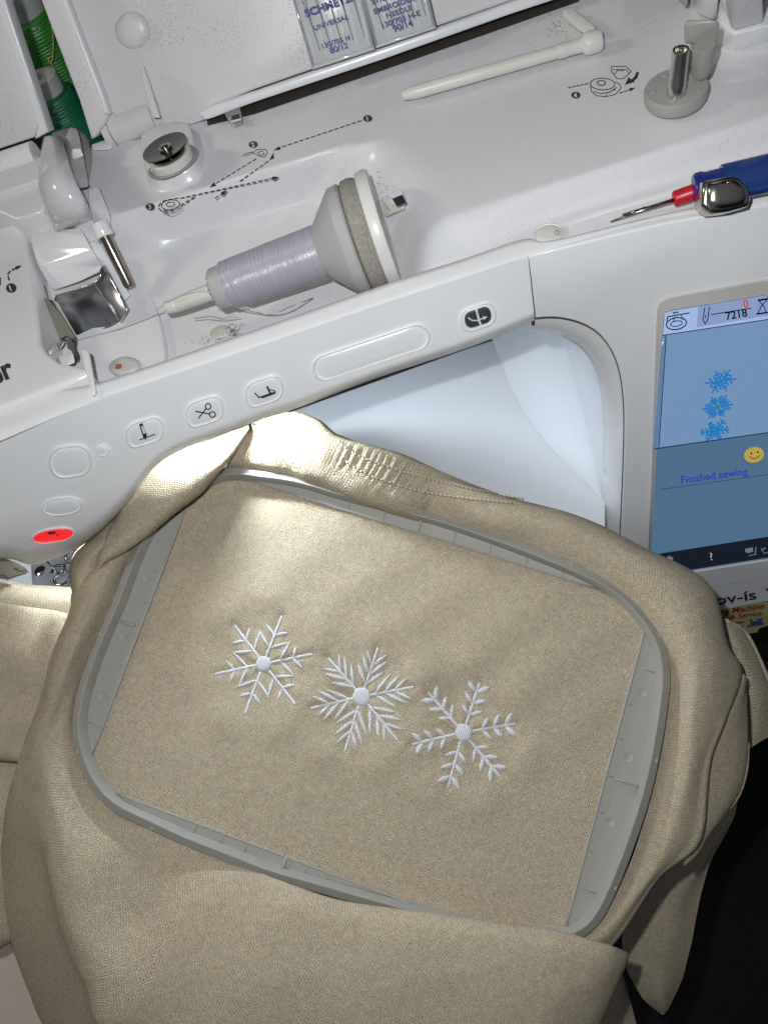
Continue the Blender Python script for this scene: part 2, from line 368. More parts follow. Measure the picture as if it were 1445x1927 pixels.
def floor_z(x, y):
    p = atz(x, y, .24)
    for _ in range(5): p = atz(x, y, float(np.clip(.246-.24*max(0, c0_[1]+(p[0]-c0_[0])*(c1_[1]-c0_[1])/(c1_[0]-c0_[0])-p[1]), .2345, .246)))
    return p[2]
Zf = DZ-np.maximum((DZ-FL_)*basin(Pq, T1, B1), (DZ-RZ+.001)*basin(Pq, T2, B2))-.0035*basin(Pq, T3, B3)
Zf = Zf.reshape(XY.shape[0], XY.shape[1])
def blur(A, k, ax):
    P_ = np.pad(A, [(k, k) if a == ax else (0, 0) for a in (0, 1)], mode='edge'); return sum(np.take(P_, range(i, i+A.shape[ax]), axis=ax) for i in range(2*k+1))/(2*k+1)
for _ in range(2): Zf = blur(blur(Zf, 5, 1), 1, 0)
gridmesh('deck', np.concatenate([XY, Zf[..., None]], 2), WHITE, mach)
plate('thread_path_platform', [atz(x, y, .2395) for x, y in [(204, 430), (236, 468), (268, 520), (296, 585), (308, 640), (312, 690), (318, 712), (60, 800), (20, 640), (60, 440)]], (0, 0, 1), .012, GLOSS, mach, .0015, 3)
# rim between recess and front face
l1 = [(-160, 815), (0, 762), (100, 735), (195, 717), (470, 624), (748, 527), (870, 488), (985, 450), (1040, 452), (1250, 402), (1445, 365), (1660, 325)]
l2 = [(-160, 892), (0, 827), (100, 784), (185, 752), (480, 653), (748, 562), (870, 522), (990, 483), (1040, 470), (1250, 422), (1445, 384), (1660, 345)]
A1 = crom([atz(x, y, RZ+.0012) for x, y in l1], 160); A2 = crom([atz(x, y, RZ) for x, y in l2], 160)
rows = [A1+[0, .003, -.03], A1+[0, .0005, -.003], A1+[0, .0002, -.0008], A1, A1*.7+A2*.3+[0, 0, .0002], A1*.3+A2*.7+[0, 0, .0002], A2*.97+A1*.03, A2+[0, -.0004, -.0007]]
gridmesh('front_rim', np.array(rows), FRONT, mach)
# front face of the arm and head
top = [(-160, 892), (0, 827), (60, 802), (100, 785), (140, 769), (185, 752), (240, 733), (300, 713), (350, 697), (420, 673), (480, 653), (560, 626), (700, 578), (870, 522), (993, 482)]
bot = [(-160, 1062), (0, 1050), (60, 1063), (100, 1052), (150, 1030), (195, 995), (232, 950), (262, 912), (300, 872), (352, 842), (420, 818), (500, 788), (565, 766), (705, 712), (890, 652), (1006, 604)][:15]
bot = [(-160, 1062), (0, 1050), (60, 1063), (100, 1052), (150, 1030), (200, 990), (245, 940), (290, 880), (345, 845), (420, 818), (490, 790), (565, 766), (705, 713), (885, 653), (1006, 604)]
NT = 46; tq = crom([(x, y, 0) for x, y in top], 150)[:, :2]; bq = crom([(x, y, 0) for x, y in bot], 150)[:, :2]
G = []
for i in range(NT):
    t = i/(NT-1); G.append([headpt(*(a*(1-t)+b*t), -.007*max(0, (t-.86)/.14)**2.5) for a, b in zip(tq, bq)])
G = np.array(G); und = [G[-1]+[0, .004, -.0006], G[-1]+[0, .05, .004], G[-1]+[0, .11, .006]]
gridmesh('arm_front_panel', np.concatenate([G, np.array(und)]), FRONT, mach)
# right panel with the arch cut-out
arch = [(1006, 600), (1040, 598), (1070, 602), (1100, 612), (1125, 628), (1147, 655), (1161, 687), (1169, 725), (1173, 780), (1172, 860), (1168, 960), (1165, 1020), (1160, 1130)]
archp = [tuple(p[:2]) for p in crom([(x, y, 0) for x, y in arch], 40)]
rp = [(993, 483), (1040, 470), (1100, 455), (1175, 437), (1250, 420), (1445, 384), (1660, 345), (1660, 1064), (1445, 1100), (1300, 1124)]
pplate('right_panel', rp+archp[::-1], PS, 0, .03, CLEAN, mach, .0012, 3)
a0 = np.array([PS.at(x, y, -.0008) for x, y in archp]); inn = crom([(x, y, 0) for x, y in [(1003, 622), (1040, 628), (1066, 638), (1092, 656), (1112, 682), (1126, 715), (1134, 760), (1138, 820), (1137, 900), (1134, 990), (1130, 1130)]], 40)[:, :2]
a1 = np.array([PS.at(x, y, -.012) for x, y in inn]); a2 = a1+[.0005, .13, 0]
mid = a0*.55+a1*.45+PS.n*.003
gridmesh('arch_lip', np.array([a0, mid, a1, a1+[0, .004, 0]]), CLEAN, mach)
seam = [(993, 484), (998, 520), (1002, 560), (1006, 600)]+archp[1:]
Fs = Flat(PS.at, .00015); Fs.line(seam, 2.2); Fs.build('panel_seam', plain('seam_dark', (.07, .065, .06), .7), mach)
# bed, inner wall and back gap
BZ = .066
bed = [(-250, 1000), (-250, 900), (200, 905), (545, 775), (880, 655), (1010, 612), (1100, 585), (1136, 760), (1140, 1130), (600, 1300), (-250, 1300)]
plate('bed', [atz(x, y, BZ) for x, y in bed], (0, 0, 1), .09, BEDM, mach, .001)
zs = a1[:, 2]; order = np.argsort(zs); za, xa, ya = zs[order], a1[order, 0], a1[order, 1]
def throat_row(dy, r):
    zt = np.linspace(za[-1], BZ+r, 60); pts = [(np.interp(z, za, xa), np.interp(z, za, ya)+dy, z) for z in zt]
    x0, y0 = np.interp(BZ+r, za, xa), np.interp(BZ+r, za, ya)+dy
    return pts+[(x0-r+r*math.cos(t), y0, BZ+r-r*math.sin(t)+.0004) for t in np.linspace(.06, math.pi/2, 20)]
gridmesh('throat_wall', np.array([throat_row(dy, r) for dy, r in ((.003, .002), (.012, .006), (.025, .014), (.045, .024), (.07, .033), (.10, .04), (.16, .045))]), BEDM, mach)
# ------------------------------------------------------------------ screen
bz = [(1224, 1000), (1222, 1055), (1445, 1020), (1660, 985), (1660, 488), (1445, 526), (1262, 560), (1247, 564), (1239, 572), (1236, 586)]
bez = pplate('screen_bezel', [(1218, 1090), (1445, 1053), (1660, 1019), (1660, 490), (1445, 527), (1262, 560), (1249, 564), (1240, 572), (1236, 586)], PS, .0012, .004, plain('bezel', (.50, .48, .46), .4, vary=.05, bscale=90), mach, .0004)
lcdq = [(1222, 1086), (1445, 1050), (1660, 1016), (1660, 515), (1445, 554), (1260, 585), (1252, 588), (1248, 596)]
scr = pplate('touchscreen', lcdq, PS, .0015, .002, glowing('lcd_base', (.065, .135, .22), 1.), mach)
def lcd(name, px, c, off, s=1.):
    return pplate(name, px, PS, off, .0001, glowing('lcd_'+name, c, s), scr)
lcd('header_bar', [(1247, 629), (1246, 640), (1445, 605), (1660, 568), (1660, 516), (1445, 555), (1260, 586), (1250, 590)], (.30, .42, .66), .0017)
lcd('needle_count_panel', [(1310, 616), (1445, 594), (1660, 555), (1660, 517), (1445, 555), (1313, 577)], (.21, .29, .48), .0019)
lcd('preview_area', [(1240, 842), (1445, 813), (1660, 778), (1660, 565), (1445, 601), (1254, 630)], (.145, .25, .41), .0019)
lcd('side_strip', [(1228, 846), (1239, 843), (1253, 631), (1245, 632)], (.10, .18, .31), .0019)
lcd('tool_bar', [(1240, 1082), (1445, 1049), (1660, 1015), (1660, 975), (1445, 1010), (1240, 1042)], (.006, .009, .018), .0019)
lcdk = plain('lcd_black', (.004, .005, .008), .15); lcdr = glowing('lcd_red', (.55, .03, .02)); lcdb = glowing('lcd_blue', (.015, .16, .42)); lcdt = glowing('lcd_text', (.012, .03, .40)); lcdw = glowing('lcd_white', (.35, .4, .45))
fr = Flat(PS.at, .0021)
fr.line([(1246, 631), (1445, 601), (1660, 565)], 1.6).line([(1253, 631), (1239, 843)], 1.4).line([(1230, 845), (1445, 814), (1660, 780)], 1.5).line([(1242, 921), (1445, 893), (1660, 865)], .7).line([(1338, 592), (1412, 580)], 1.8)
# hoop symbol, needle symbol, hourglass
fr.line(oval(1272, 609, 19, 11, -10), 2.2, True).line(oval(1272, 609, 11, 5, -10), 1.8, True).line([(1254, 604), (1256, 596), (1296, 589)], 2.2).line([(1268, 597), (1267, 604)], 1.6).line([(1282, 594), (1284, 602)], 1.6)
fr.line([(1325, 580), (1322, 602), (1326, 610), (1331, 601), (1334, 578)], 1.8).line([(1327, 593), (1327, 598)], 1.6)
fr.poly([(1264, 588), (1268, 591), (1271, 588), (1274, 590), (1277, 586), (1264, 588)])
fr.line([(1427, 566), (1443, 563), (1431, 577), (1425, 590), (1441, 588), (1436, 576), (1427, 566)], 1.8).line([(1423, 591), (1443, 588)], 3).line([(1426, 565), (1444, 562)], 3)
fr.build('icon', lcdk, scr)
text('stitch_number', '7218', (1366, 602), (1406, 595), PS.at, lcdk, scr, .0021, hs=1.0, bold=.02)
text('stitch_number', '0', (1399, 579), (1408, 577.5), PS.at, lcdr, scr, .0021, hs=1.1, bold=.02)
text('message_text', 'Finished sewing', (1282, 910), (1407, 893), PS.at, lcdt, scr, .0027, hs=1.0, bold=.006)
text('icon', '?', (1334, 1055), (1344, 1053), PS.at, lcdw, scr, .0021, height=14)
ic = Flat(PS.at, .0021); ic.poly([(1401, 1033), (1416, 1030), (1416, 1038), (1407, 1041), (1402, 1039)]).line([(1422, 1030), (1420, 1041)], 2).line([(1408, 1046), (1422, 1043)], 1.4).line([(1432, 1034), (1440, 1032)], 2).line([(1433, 1035), (1437, 1041), (1445, 1040)], 1.5)
ic.build('icon', plain('lcd_grey', (.1, .11, .12), .3, emit=(.12, .13, .15), es=1.), scr)
lcd('help_tab', [(1252, 1052), (1264, 1058), (1266, 1050), (1258, 1046)], (.12, .17, .2), .0023)
def flake_px(Fl, c, tips, kind, w, k=1.):
    c = np.array(c, float)
    for t in tips:
        d = np.array(t, float)-c; q = np.array([-d[1], d[0]]); Fl.line([c, c+d], w)
        for f, ln, an in kind:
            for s in (-1, 1):
                b = c+d*f; e = b+(d*math.cos(an)+q*s*math.sin(an))*ln; Fl.line([b, e], w)
fk = Flat(PS.at, .0021)
t1 = [(1345, 699), (1373, 696), (1384, 713), (1366, 735), (1339, 739), (1327, 721)]
flake_px(fk, (1356, 717), t1, [(.55, .3, 1.), (.22, .38, .9)], 3.2)
t2 = [(1338, 748), (1366, 744), (1378, 761), (1361, 783), (1333, 787), (1321, 770)]
flake_px(fk, (1349, 766), t2, [(.6, .3, .8), (.42, .38, .8), (.25, .42, .8)], 3.)
t3 = [(1334, 795), (1362, 791), (1371, 808), (1355, 826), (1329, 829), (1317, 814)]
flake_px(fk, (1344, 811), t3, [(.75, .26, 1.), (.45, .3, 1.), (.2, .3, 1.)], 3.4)
fk.build('icon', lcdb, scr)
gr = Flat(PS.at, .0023); gr.line([(1345, 766), (1353, 765)], 1.6).line([(1349, 762), (1349, 770)], 1.6); gr.build('icon', glowing('lcd_green', (.02, .2, .03)), scr)
sm = Flat(PS.at, .0022); sm.poly(oval(1418, 856, 19, 14.5, -12)); sm.build('icon', glowing('lcd_yellow', (.42, .30, .06), 1.), scr)
sf = Flat(PS.at, .0024); sf.poly(oval(1413, 853, 1.8, 1.8)).poly(oval(1425, 851, 1.8, 1.8)).line([(1409, 859), (1415, 863), (1423, 862), (1429, 857)], 1.3); sf.build('icon', lcdk, scr)
# lower front: light strip, logo strip, black slot, sticker
pplate('lower_trim', [(1180, 1097), (1445, 1055), (1660, 1021), (1660, 1055), (1445, 1088), (1180, 1130)], PS, .0026, .0045, CLEAN, mach)
pplate('logo_panel', [(1200, 1128), (1445, 1089), (1660, 1056), (1660, 1095), (1445, 1131), (1200, 1176)], PS, .001, .02, FRONT, mach)
text('lettering', 'ov-\u00eds', (1346, 1139), (1423, 1127), PS.at, BLACK, mach, .0015, hs=.62, bold=.018)
text('lettering', 'V', (1441, 1124), (1466, 1120), PS.at, BLACK, mach, .0015, hs=.62, bold=.018)
pplate('black_slot', [(1200, 1180), (1445, 1132), (1660, 1092), (1660, 1190), (1445, 1212), (1200, 1230)], PS, -.002, .02, plain('black_gloss', (.012, .012, .013), .3), mach)
stk = pplate('dealer_sticker', [(1330, 1147), (1445, 1134), (1520, 1124), (1520, 1165), (1445, 1177), (1428, 1182), (1424, 1190), (1330, 1203)], PS, -.0012, .0005, plain('sticker_yellow', (.47, .43, .20), .45, vary=.1, bscale=60), mach)
red = plain('sticker_red', (.32, .02, .02), .5)
text('lettering', 'ing Machine', (1350, 1158), (1438, 1145), PS.at, red, stk, -.0009, hs=.8, bold=.02, shear=.3)
text('lettering', 'les & Service', (1352, 1168), (1433, 1158), PS.at, red, stk, -.0009, hs=.75, bold=.02, shear=.3)
rb_ = Flat(PS.at, -.0009)
for x_ in (1384, 1388, 1392, 1396): rb_.line([(x_, 1173-(x_-1384)*.15), (x_+2, 1172-(x_-1384)*.15)], 3)
for x_ in (1386, 1391, 1395): rb_.line([(x_, 1181-(x_-1384)*.15), (x_+2, 1180-(x_-1384)*.15)], 3)
rb_.build('small_print', red, stk)
pm = Flat(PS.at, -.0009); pm.poly([(1405, 1177), (1436, 1172), (1436, 1176), (1405, 1181)]).poly([(1412, 1176), (1410, 1166), (1414, 1165), (1416, 1170), (1424, 1168), (1424, 1165), (1434, 1163), (1433, 1173)])
pm.build('sewing_machine_picture', plain('sticker_blue', (.05, .09, .22), .5), stk)

# ------------------------------------------------------------------ front buttons
def ring(name, px, at, off, hgt, w, mat, parent):
    """raised ridge following an outline"""
    n = len(px); c = np.mean(px, 0); pts = [np.array(p, float) for p in px]; G = []
    for k, (s, h) in enumerate(((0, 0), (.25, hgt), (.75, hgt), (1, 0))):
        rowp = []
        for p in pts:
            d = p-c; L = np.linalg.norm(d); rowp.append(at(*(c+d*(1-s*w/L)), off+h))
        G.append(rowp)
    return gridmesh(name, np.array(G), mat, parent, closed_v=True)
def capsurf(name, px, at, off, mat, parent, dome=.0006):
    c = np.mean(px, 0); G = []
    for s in (1., .97, .9, .7, .4, .02):
        G.append([at(*(c+(np.array(p)-c)*s), off+dome*(1-s**6)) for p in px])
    return gridmesh(name, np.array(G), mat, parent, closed_v=True)
GROOVE = plain('groove_shadow', (.30, .30, .30), .6)
def button(px, label=None, mat=FRONT, dome=.0009, rw=6, hgt=.0013):
    b = capsurf('button', [tuple(np.mean(px, 0)+(np.array(p)-np.mean(px, 0))*.92) for p in px], headpt, .0001, mat, mach, dome)
    ring('button_rim', px, headpt, -.0001, hgt, rw, FRONT, b)
    if label: b['label'] = label
    return b
icm = BLACK
b = button(rrect(273, 814, 76, 48, -17, .42, shear=-.15), 'oval key with needle position symbol'); I = Flat(headpt, .0014)
I.line([(266, 799), (273, 822)], 7).poly([(269, 818), (277, 815), (275, 829), (271, 822)]).line([(263, 828), (292, 817)], 2); I.build('icon', icm, b)
I = Flat(headpt, .0016); I.line([(268, 803), (272, 815)], 3.4); I.build('icon', FRONT, b)
b = button(rrect(385, 775, 76, 50, -17, .42, shear=-.15), 'oval key with scissors symbol'); I = Flat(headpt, .0014)
I.line(oval(392, 765, 5, 5.5), 2.2, True).line(oval(400, 780, 5.5, 5), 2.2, True).line([(388, 769), (374, 787)], 2.4).line([(394, 779), (369, 774)], 2.4); I.build('icon', icm, b)
b = button(rrect(497, 737, 76, 50, -18, .42, shear=-.15), 'oval key with presser foot symbol'); I = Flat(headpt, .0014)
I.line([(503, 728), (509, 741)], 4).line([(480, 740), (488, 748), (500, 744), (518, 738)], 2.6).poly([(490, 747), (502, 743), (518, 738), (518, 741), (494, 750)]).line([(508, 733), (518, 736)], 2); I.build('icon', icm, b)
button(rrect(698, 664, 232, 48, -18.5, .48, 8), 'long blank rounded bar key', rw=6)
b = button(rrect(899, 597, 72, 46, -18, .45, shear=-.1), 'oval key with dark needle threader symbol', rw=6, hgt=.0010)
k = capsurf('key_face', rrect(899, 597, 51, 31, -18, .42, shear=-.1), headpt, .0010, plain('dark_key', (.045, .05, .06), .4), b, .0005)
I = Flat(headpt, .0019); I.line([(896, 583), (898, 592)], 4).line([(898, 590), (902, 606), (904, 610)], 4).line([(881, 598), (888, 603), (898, 603), (914, 597)], 2.2).head((905, 600), (917, 596), 8, 7); I.build('icon', WTEXT, b)
button(rrect(133, 869, 82, 62, -8, .46, 8), 'round blank key on the head')
button(oval(194, 849, 11, 11, 0, 20), 'tiny round dimple key', rw=3)
button(oval(117, 954, 40, 18, -6), 'flat oval blank key above the red key', rw=5)
b = capsurf('start_stop_button', oval(101, 1008.5, 38, 12.5, -9), headpt, .0006, plain('red_lit', (.5, .02, .02), .2, emit=(1., .015, .025), es=.62), mach, .001); b['label'] = 'glowing red oval start stop key'
ring('button_rim', oval(101, 1008.5, 42, 15, -9), headpt, 0, .0009, 5, CLEAN, b)
I = Flat(headpt, .0022); I.line([(95, 1004), (104, 1002)], 4.5).head((99, 1003), (88, 1003), 8, 8).poly([(106, 1006), (110, 1005), (111, 1008), (107, 1008)]); I.build('icon', BLACK, b)

# ------------------------------------------------------------------ top left: head cover, lever, thread guides
hc = [(-170, 470), (-60, 425), (0, 408), (22, 408), (36, 420), (46, 445), (55, 490), (63, 540), (70, 600), (76, 645), (90, 665), (112, 680), (150, 688), (164, 694), (166, 704), (125, 722), (0, 770), (-170, 835)]
plate('head_cover', [atz(x, y, RZ+.004) for x, y in hc], (0, 0, 1), .03, GLOSS, mach, .003, 4)
text('lettering', 'brother', (-122, 772), (30, 706), HZ(RZ+.004).at, BLACK, mach, .0003, hs=1.05, bold=.03)
hp_ = HZ(RZ+.004).at; Fd = Flat(hp_); Fd.poly(oval(22, 542, 10, 9)); Fd.build('printed_symbol', BLACK, mach); Fd = Flat(hp_); Fd.dash([(18, 527), (17, 513), (39, 501)], 3).head((28, 507), (40, 499), 11, 8); Fd.build('printed_symbol', BLACK, mach); Fd = Flat(hp_); Fd.line([(1, 523), (1, 536)], 3); Fd.build('printed_symbol', BLACK, mach)
text('printed_numeral', '1', (18, 549), (26, 546), hp_, WTEXT, mach, .0003, bold=.02, height=11)
def P3(l): return [atz(x, y, z) for x, y, z in l]
# plates behind the lever
plate('rear_cover', [atz(x, y, DZ+.004) for x, y in [(-170, 375), (0, 318), (70, 292), (95, 300), (100, 350), (80, 395), (55, 405), (30, 412), (0, 398), (-170, 455)]], (0, 0, 1), .02, WHITE, mach, .0015, 3)
plate('rear_cover_step', [atz(x, y, DZ+.0075) for x, y in [(-170, 372), (0, 312), (75, 290), (80, 335), (0, 362), (-170, 420)]], (0, 0, 1), .01, WHITE, mach, .001, 2)
# lever: profile lofted
lv = empty
def sect(rows, name, mat, parent, n=14):
    """loft between closed outlines"""
    G = np.array([crom(r, n*4, True) for r in rows]); o = gridmesh(name, G, mat, parent, closed_v=True)
    V = len(G); nc = n*4; me = o.data
    bm = bmesh.new(); bm.from_mesh(me); bm.verts.ensure_lookup_table()
    bm.faces.new([bm.verts[k] for k in range(nc)][::-1]); bm.faces.new([bm.verts[(V-1)*nc+k] for k in range(nc)])
    bmesh.ops.recalc_face_normals(bm, faces=bm.faces); bm.to_mesh(me); bm.free(); o.data.polygons.foreach_set('use_smooth', [True]*len(o.data.polygons)); return o
sect([P3(r_) for r_ in (
 [(84, 264, .262), (82, 262, .280), (86, 257, .286), (100, 255, .289), (114, 256, .286), (120, 260, .280), (121, 264, .262)],
 [(77, 320, .262), (74, 306, .288), (78, 300, .294), (100, 297, .297), (122, 296, .294), (129, 302, .288), (132, 318, .262)],
 [(80, 364, .262), (73, 350, .289), (77, 344, .295), (106, 337, .298), (134, 334, .295), (142, 340, .289), (146, 358, .262)],
 [(96, 406, .262), (86, 388, .284), (90, 382, .289), (122, 376, .2915), (152, 370, .289), (161, 377, .284), (163, 394, .262)],
 [(110, 436, .262), (101, 424, .275), (106, 419, .280), (136, 411, .282), (162, 403, .280), (170, 405, .275), (171, 418, .262)],
 [(114, 437, .262), (107, 429, .272), (112, 427, .274), (138, 419, .275), (160, 412, .274), (168, 411, .271), (170, 418, .262)])], 'lever', GREYL, mach)
hull('lever_side', P3([(122, 262, .283), (130, 240, .287), (146, 240, .287), (152, 262, .283), (164, 330, .279), (167, 352, .276), (150, 356, .276), (136, 330, .280), (128, 300, .281), (130, 250, .262), (170, 350, .262), (140, 350, .262)]), plain('lever_gloss_shaded', (.36, .36, .365), .15), mach, .0012, 3)  # lever's side: shade put into a darker grey than the lit front
hull('lever_back', P3([(96, 250, .278), (135, 238, .278), (152, 246, .276), (170, 262, .272), (174, 300, .27), (168, 345, .27), (100, 262, .27), (120, 300, .26)]), plain('lever_back_shaded', (.30, .30, .295), .3), mach, .001, 2)  # same lever plastic, painted darker still as its shaded back
hull('lever_stop', P3([(134, 286, .286), (137, 280, .288), (151, 279, .287), (158, 293, .284), (152, 297, .283), (138, 301, .283), (136, 300, .272), (156, 296, .272)]), GLOSS, mach, .0006, 2)
# white block below lever
hull('thread_guide_cover', P3([(58, 440, .262), (96, 442, .264), (150, 428, .266), (158, 440, .265), (172, 468, .262), (192, 500, .257), (188, 512, .254), (150, 530, .251), (104, 546, .248), (96, 540, .249), (72, 500, .256), (60, 460, .262), (62, 440, .235), (150, 430, .235), (190, 505, .235), (104, 545, .235)]), GLOSS, mach, .0012, 3)
hull('thread_guide_wall', P3([(165, 462, .255), (176, 452, .258), (192, 460, .256), (246, 556, .244), (232, 570, .241), (196, 500, .249), (170, 460, .23), (240, 560, .23)]), GLOSS, mach, .0006, 2)
# post with white collar
hull('post_block', P3([(166, 356, .277), (186, 350, .277), (192, 378, .275), (207, 400, .272), (208, 432, .266), (176, 420, .266), (168, 385, .274), (170, 360, .255), (205, 430, .255)]), WHITE, mach, .001, 2)
pa, pb = atz(198, 444, .268), atz(246, 541, .247)
dd = nrm(pb-pa); L_ = np.linalg.norm(pb-pa); rpx = L_/108.
lathe('post_collar', [(-26*rpx, 0), (-26*rpx, 17*rpx), (-2*rpx, 18.5*rpx), (2*rpx, 17*rpx), (2*rpx, 0)], pa, dd, GLOSS, mach)
lathe('thread_guide_post', [(0, 11.5*rpx), (L_*.93, 11.5*rpx), (L_, 9*rpx), (L_, 0)], pa, dd, plain('bronze_metal', (.40, .35, .29), .22, 1.), mach)
# bright sheet-metal thread plate: floor, right wall, lip
q = lambda x, y, z: atz(x, y, z)
def sheet(name, pts, mat, th=.0006): 
    n = np.cross(np.array(pts[1])-pts[0], np.array(pts[2])-pts[0]); n = n if n@(CAM-pts[0]) > 0 else -n
    return plate(name, pts, n, th, mat, mach, .0002, 1)
sheet('thread_plate', [q(104, 560, .247), (q(178, 536, .247)), q(226, 606, .240), q(206, 616, .240), q(175, 624, .239), q(147, 636, .239)], STEEL)
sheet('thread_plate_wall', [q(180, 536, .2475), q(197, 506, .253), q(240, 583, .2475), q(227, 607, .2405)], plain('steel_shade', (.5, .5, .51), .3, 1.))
tube('thread_plate_edge', [q(104, 566, .2475), q(106, 557, .249), q(178, 534, .2485), q(190, 522, .251), q(197, 500, .2545), q(240, 582, .2485), q(228, 606, .2415)], .0006, CHROME, mach, 6)
# left tension plates (bent chrome)
sheet('tension_plate', [q(66, 530, .250), q(84, 536, .250), q(100, 590, .247), q(144, 634, .241), q(128, 640, .241), q(92, 648, .239), q(70, 600, .243)], GUNM)
sheet('tension_spring', [q(84, 560, .2525), q(98, 565, .2525), q(146, 640, .243), q(124, 632, .243), q(90, 650, .241), q(84, 600, .247)], plain('spring_metal', (.52, .50, .43), .14, 1.))
sheet('tension_hook', [q(82, 648, .246), q(92, 648, .246), q(125, 642, .246), q(106, 668, .243), q(104, 682, .241), q(96, 686, .241), q(88, 670, .244)], CHROME)
sheet('tension_hook', [q(126, 634, .246), q(144, 640, .246), q(143, 655, .244), q(150, 672, .242), q(148, 682, .241), q(141, 682, .241), q(135, 660, .243), q(127, 655, .244)], GUNM)
hull('slot_divider', P3([(110, 670, .252), (138, 664, .252), (142, 682, .251), (118, 694, .251), (112, 672, .235), (140, 682, .235)]), GLOSS, mach, .0006, 2)
hull('cover_edge', P3([(150, 655, .263), (168, 658, .2625), (176, 700, .262), (183, 740, .261), (176, 748, .261), (160, 695, .263), (152, 660, .24), (180, 745, .24)]), GLOSS, mach, .0008, 2)
capo = capsurf('screw_cap', oval(235, 690, 30, 19, -6), HZ(.2405).at, .0, CREAM, mach, .003); capo['label'] = 'cream oval screw cap with orange mark'
mk = Flat(HZ(.2405).at, .0033); mk.poly([(219, 685), (229, 685), (230, 691), (226, 694), (217, 694)]); mk.build('mark', plain('orange_mark', (.42, .14, .06), .6), capo)
# screw covers
c2 = capsurf('screw_cap', oval(1033, 440.5, 27, 18, -8), HZ(RZ).at, .0, CREAM, mach, .0012)
ring('cap_rim', oval(1033, 440.5, 31, 21, -8), HZ(RZ).at, -.0005, .001, 4, CLEAN, c2)
dt = Flat(HZ(RZ).at, .0015); dt.line(oval(1048, 437, 4, 4, 0, 14), 1.2, True); dt.build('mark', GROOVE, c2)
capsurf('screw_cap', oval(416, 625, 21, 12.5, -14), HZ(floor_z(416, 625)).at, .0002, plain('aged_cap', (.58, .55, .50), .5, vary=.15, bscale=400), mach, .0012)

# ------------------------------------------------------------------ pre-tension disc
boss = [(272, 352), (268, 300), (266, 268), (275, 246), (300, 236), (335, 232), (356, 230), (370, 246), (378, 290), (384, 315), (378, 335), (350, 350), (310, 360), (285, 358)]
bb = np.array([atz(x-6, y-4, DZ+.008) for x, y in crom([(x, y, 0) for x, y in [(276, 300), (270, 272), (276, 252), (300, 240), (340, 232), (358, 236), (366, 255), (370, 285), (362, 312), (330, 328), (300, 332), (282, 322)]], 60, True)[:, :2]])
cc = bb.mean(0)
rows = [cc+(bb-cc)*s+[0, 0, h] for s, h in ((1.26, -.0085), (1.19, -.008), (1.12, -.0062), (1.06, -.003), (1.02, -.0009), (.97, 0), (.90, .0003), (.5, .0003), (.01, .0003))]
bs = gridmesh('tension_boss', np.array([[p for p in r] for r in rows]), WHITE, mach, closed_v=True)
tc_ = atz(326, 305, DZ+.0085); s_ = np.linalg.norm(atz(360, 307, DZ+.0115)-atz(328, 307, DZ+.0115))/32
tl = nrm(np.array([-.05, .10, 1]))
lathe('tension_well', [(0, 44*s_), (.0006, 43*s_), (.0006, 40*s_), (-.0005, 39*s_), (-.0005, 0)], tc_, tl, GROOVE, mach, 48)
lathe('tension_collar', [(0, 36*s_), (.0036, 35*s_), (.0042, 33*s_), (.0042, 0)], tc_, tl, CREAM, mach, 48)
lathe('tension_disc', [(.0040, 29*s_), (.0055, 30*s_), (.0063, 24*s_), (.0072, 33*s_), (.0084, 38*s_), (.0089, 38*s_), (.0084, 30*s_), (.0078, 16*s_), (.0079, 0)], tc_, tl, plain('smoked_chrome', (.17, .165, .15), .1, 1.), mach, 56)
lathe('tension_screw', [(.0078, 11*s_), (.0088, 11*s_), (.0089, 6.5*s_), (.0096, 6.5*s_), (.0099, 5*s_), (.0099, 2.5*s_), (.0096, 2*s_), (.0096, 0)], tc_, tl, plain('brass', (.42, .40, .34), .2, 1.), mach, 24)
# thread hook clip at the back edge
hull('thread_clip', P3([(421, 210, .2725), (452, 201, .2725), (458, 228, .269), (457, 234, .269), (438, 240, .269), (430, 228, .270), (425, 212, .266), (455, 232, .266)]), plain('clip_grey', (.30, .31, .31), .3), mach, .0005, 2)
Fc_ = Flat(HZ(.2715).at, .0012); Fc_.poly([(436, 218), (450, 214), (453, 226), (436, 228)]); Fc_.build('clip_slot', BLACK, mach)
Fc_ = Flat(HZ(.2715).at, .0016); Fc_.poly([(435, 227), (454, 222), (454, 227), (436, 231)]); Fc_.build('clip_slot', GLOSS, mach)

# ------------------------------------------------------------------ printed threading diagram on deck
PRINT = plain('print_dark', (.05, .048, .045), .5)
class Multi:
    def __getattr__(s, k):
        def f(*a, **kw):
            fl = Flat(PD.at); getattr(fl, k)(*a, **kw); Multi.L.append(fl); return s
        return f
Multi.L = []
def symbol(): fl = Flat(PD.at); Multi.L.append(fl); return fl
symbol().dash([(680, 227), (520, 280)], 2.2).head((540, 274), (514, 283), 14, 7)
symbol().dash([(482, 299), (402, 348)], 2.2).head((415, 340), (394, 353), 13, 8)
symbol().dash([(452, 341), (500, 307), (512, 298)], 2.2).head((511, 302), (515, 287), 12, 8)
symbol().dash([(340, 373), (520, 334)], 2.2).head((508, 337), (525, 333), 12, 8)
symbol().dash([(405, 373), (424, 361)], 2.4).head((416, 366), (428, 358), 12, 8)
symbol().dash([(366, 371), (334, 390), (318, 397), (301, 395), (300, 385), (312, 377), (340, 372)], 2.2)
for cx, cy in ((692, 223), (477, 272), (283, 389), (1083, 179)): symbol().poly(oval(cx, cy, 8.7, 6.6))
symbol().line(oval(321, 385, 17, 9, -8), 1.4, True).line(oval(321, 384, 8, 4, -8), 1.2, True).line([(307, 400), (320, 404), (340, 396), (342, 390)], 1.2)
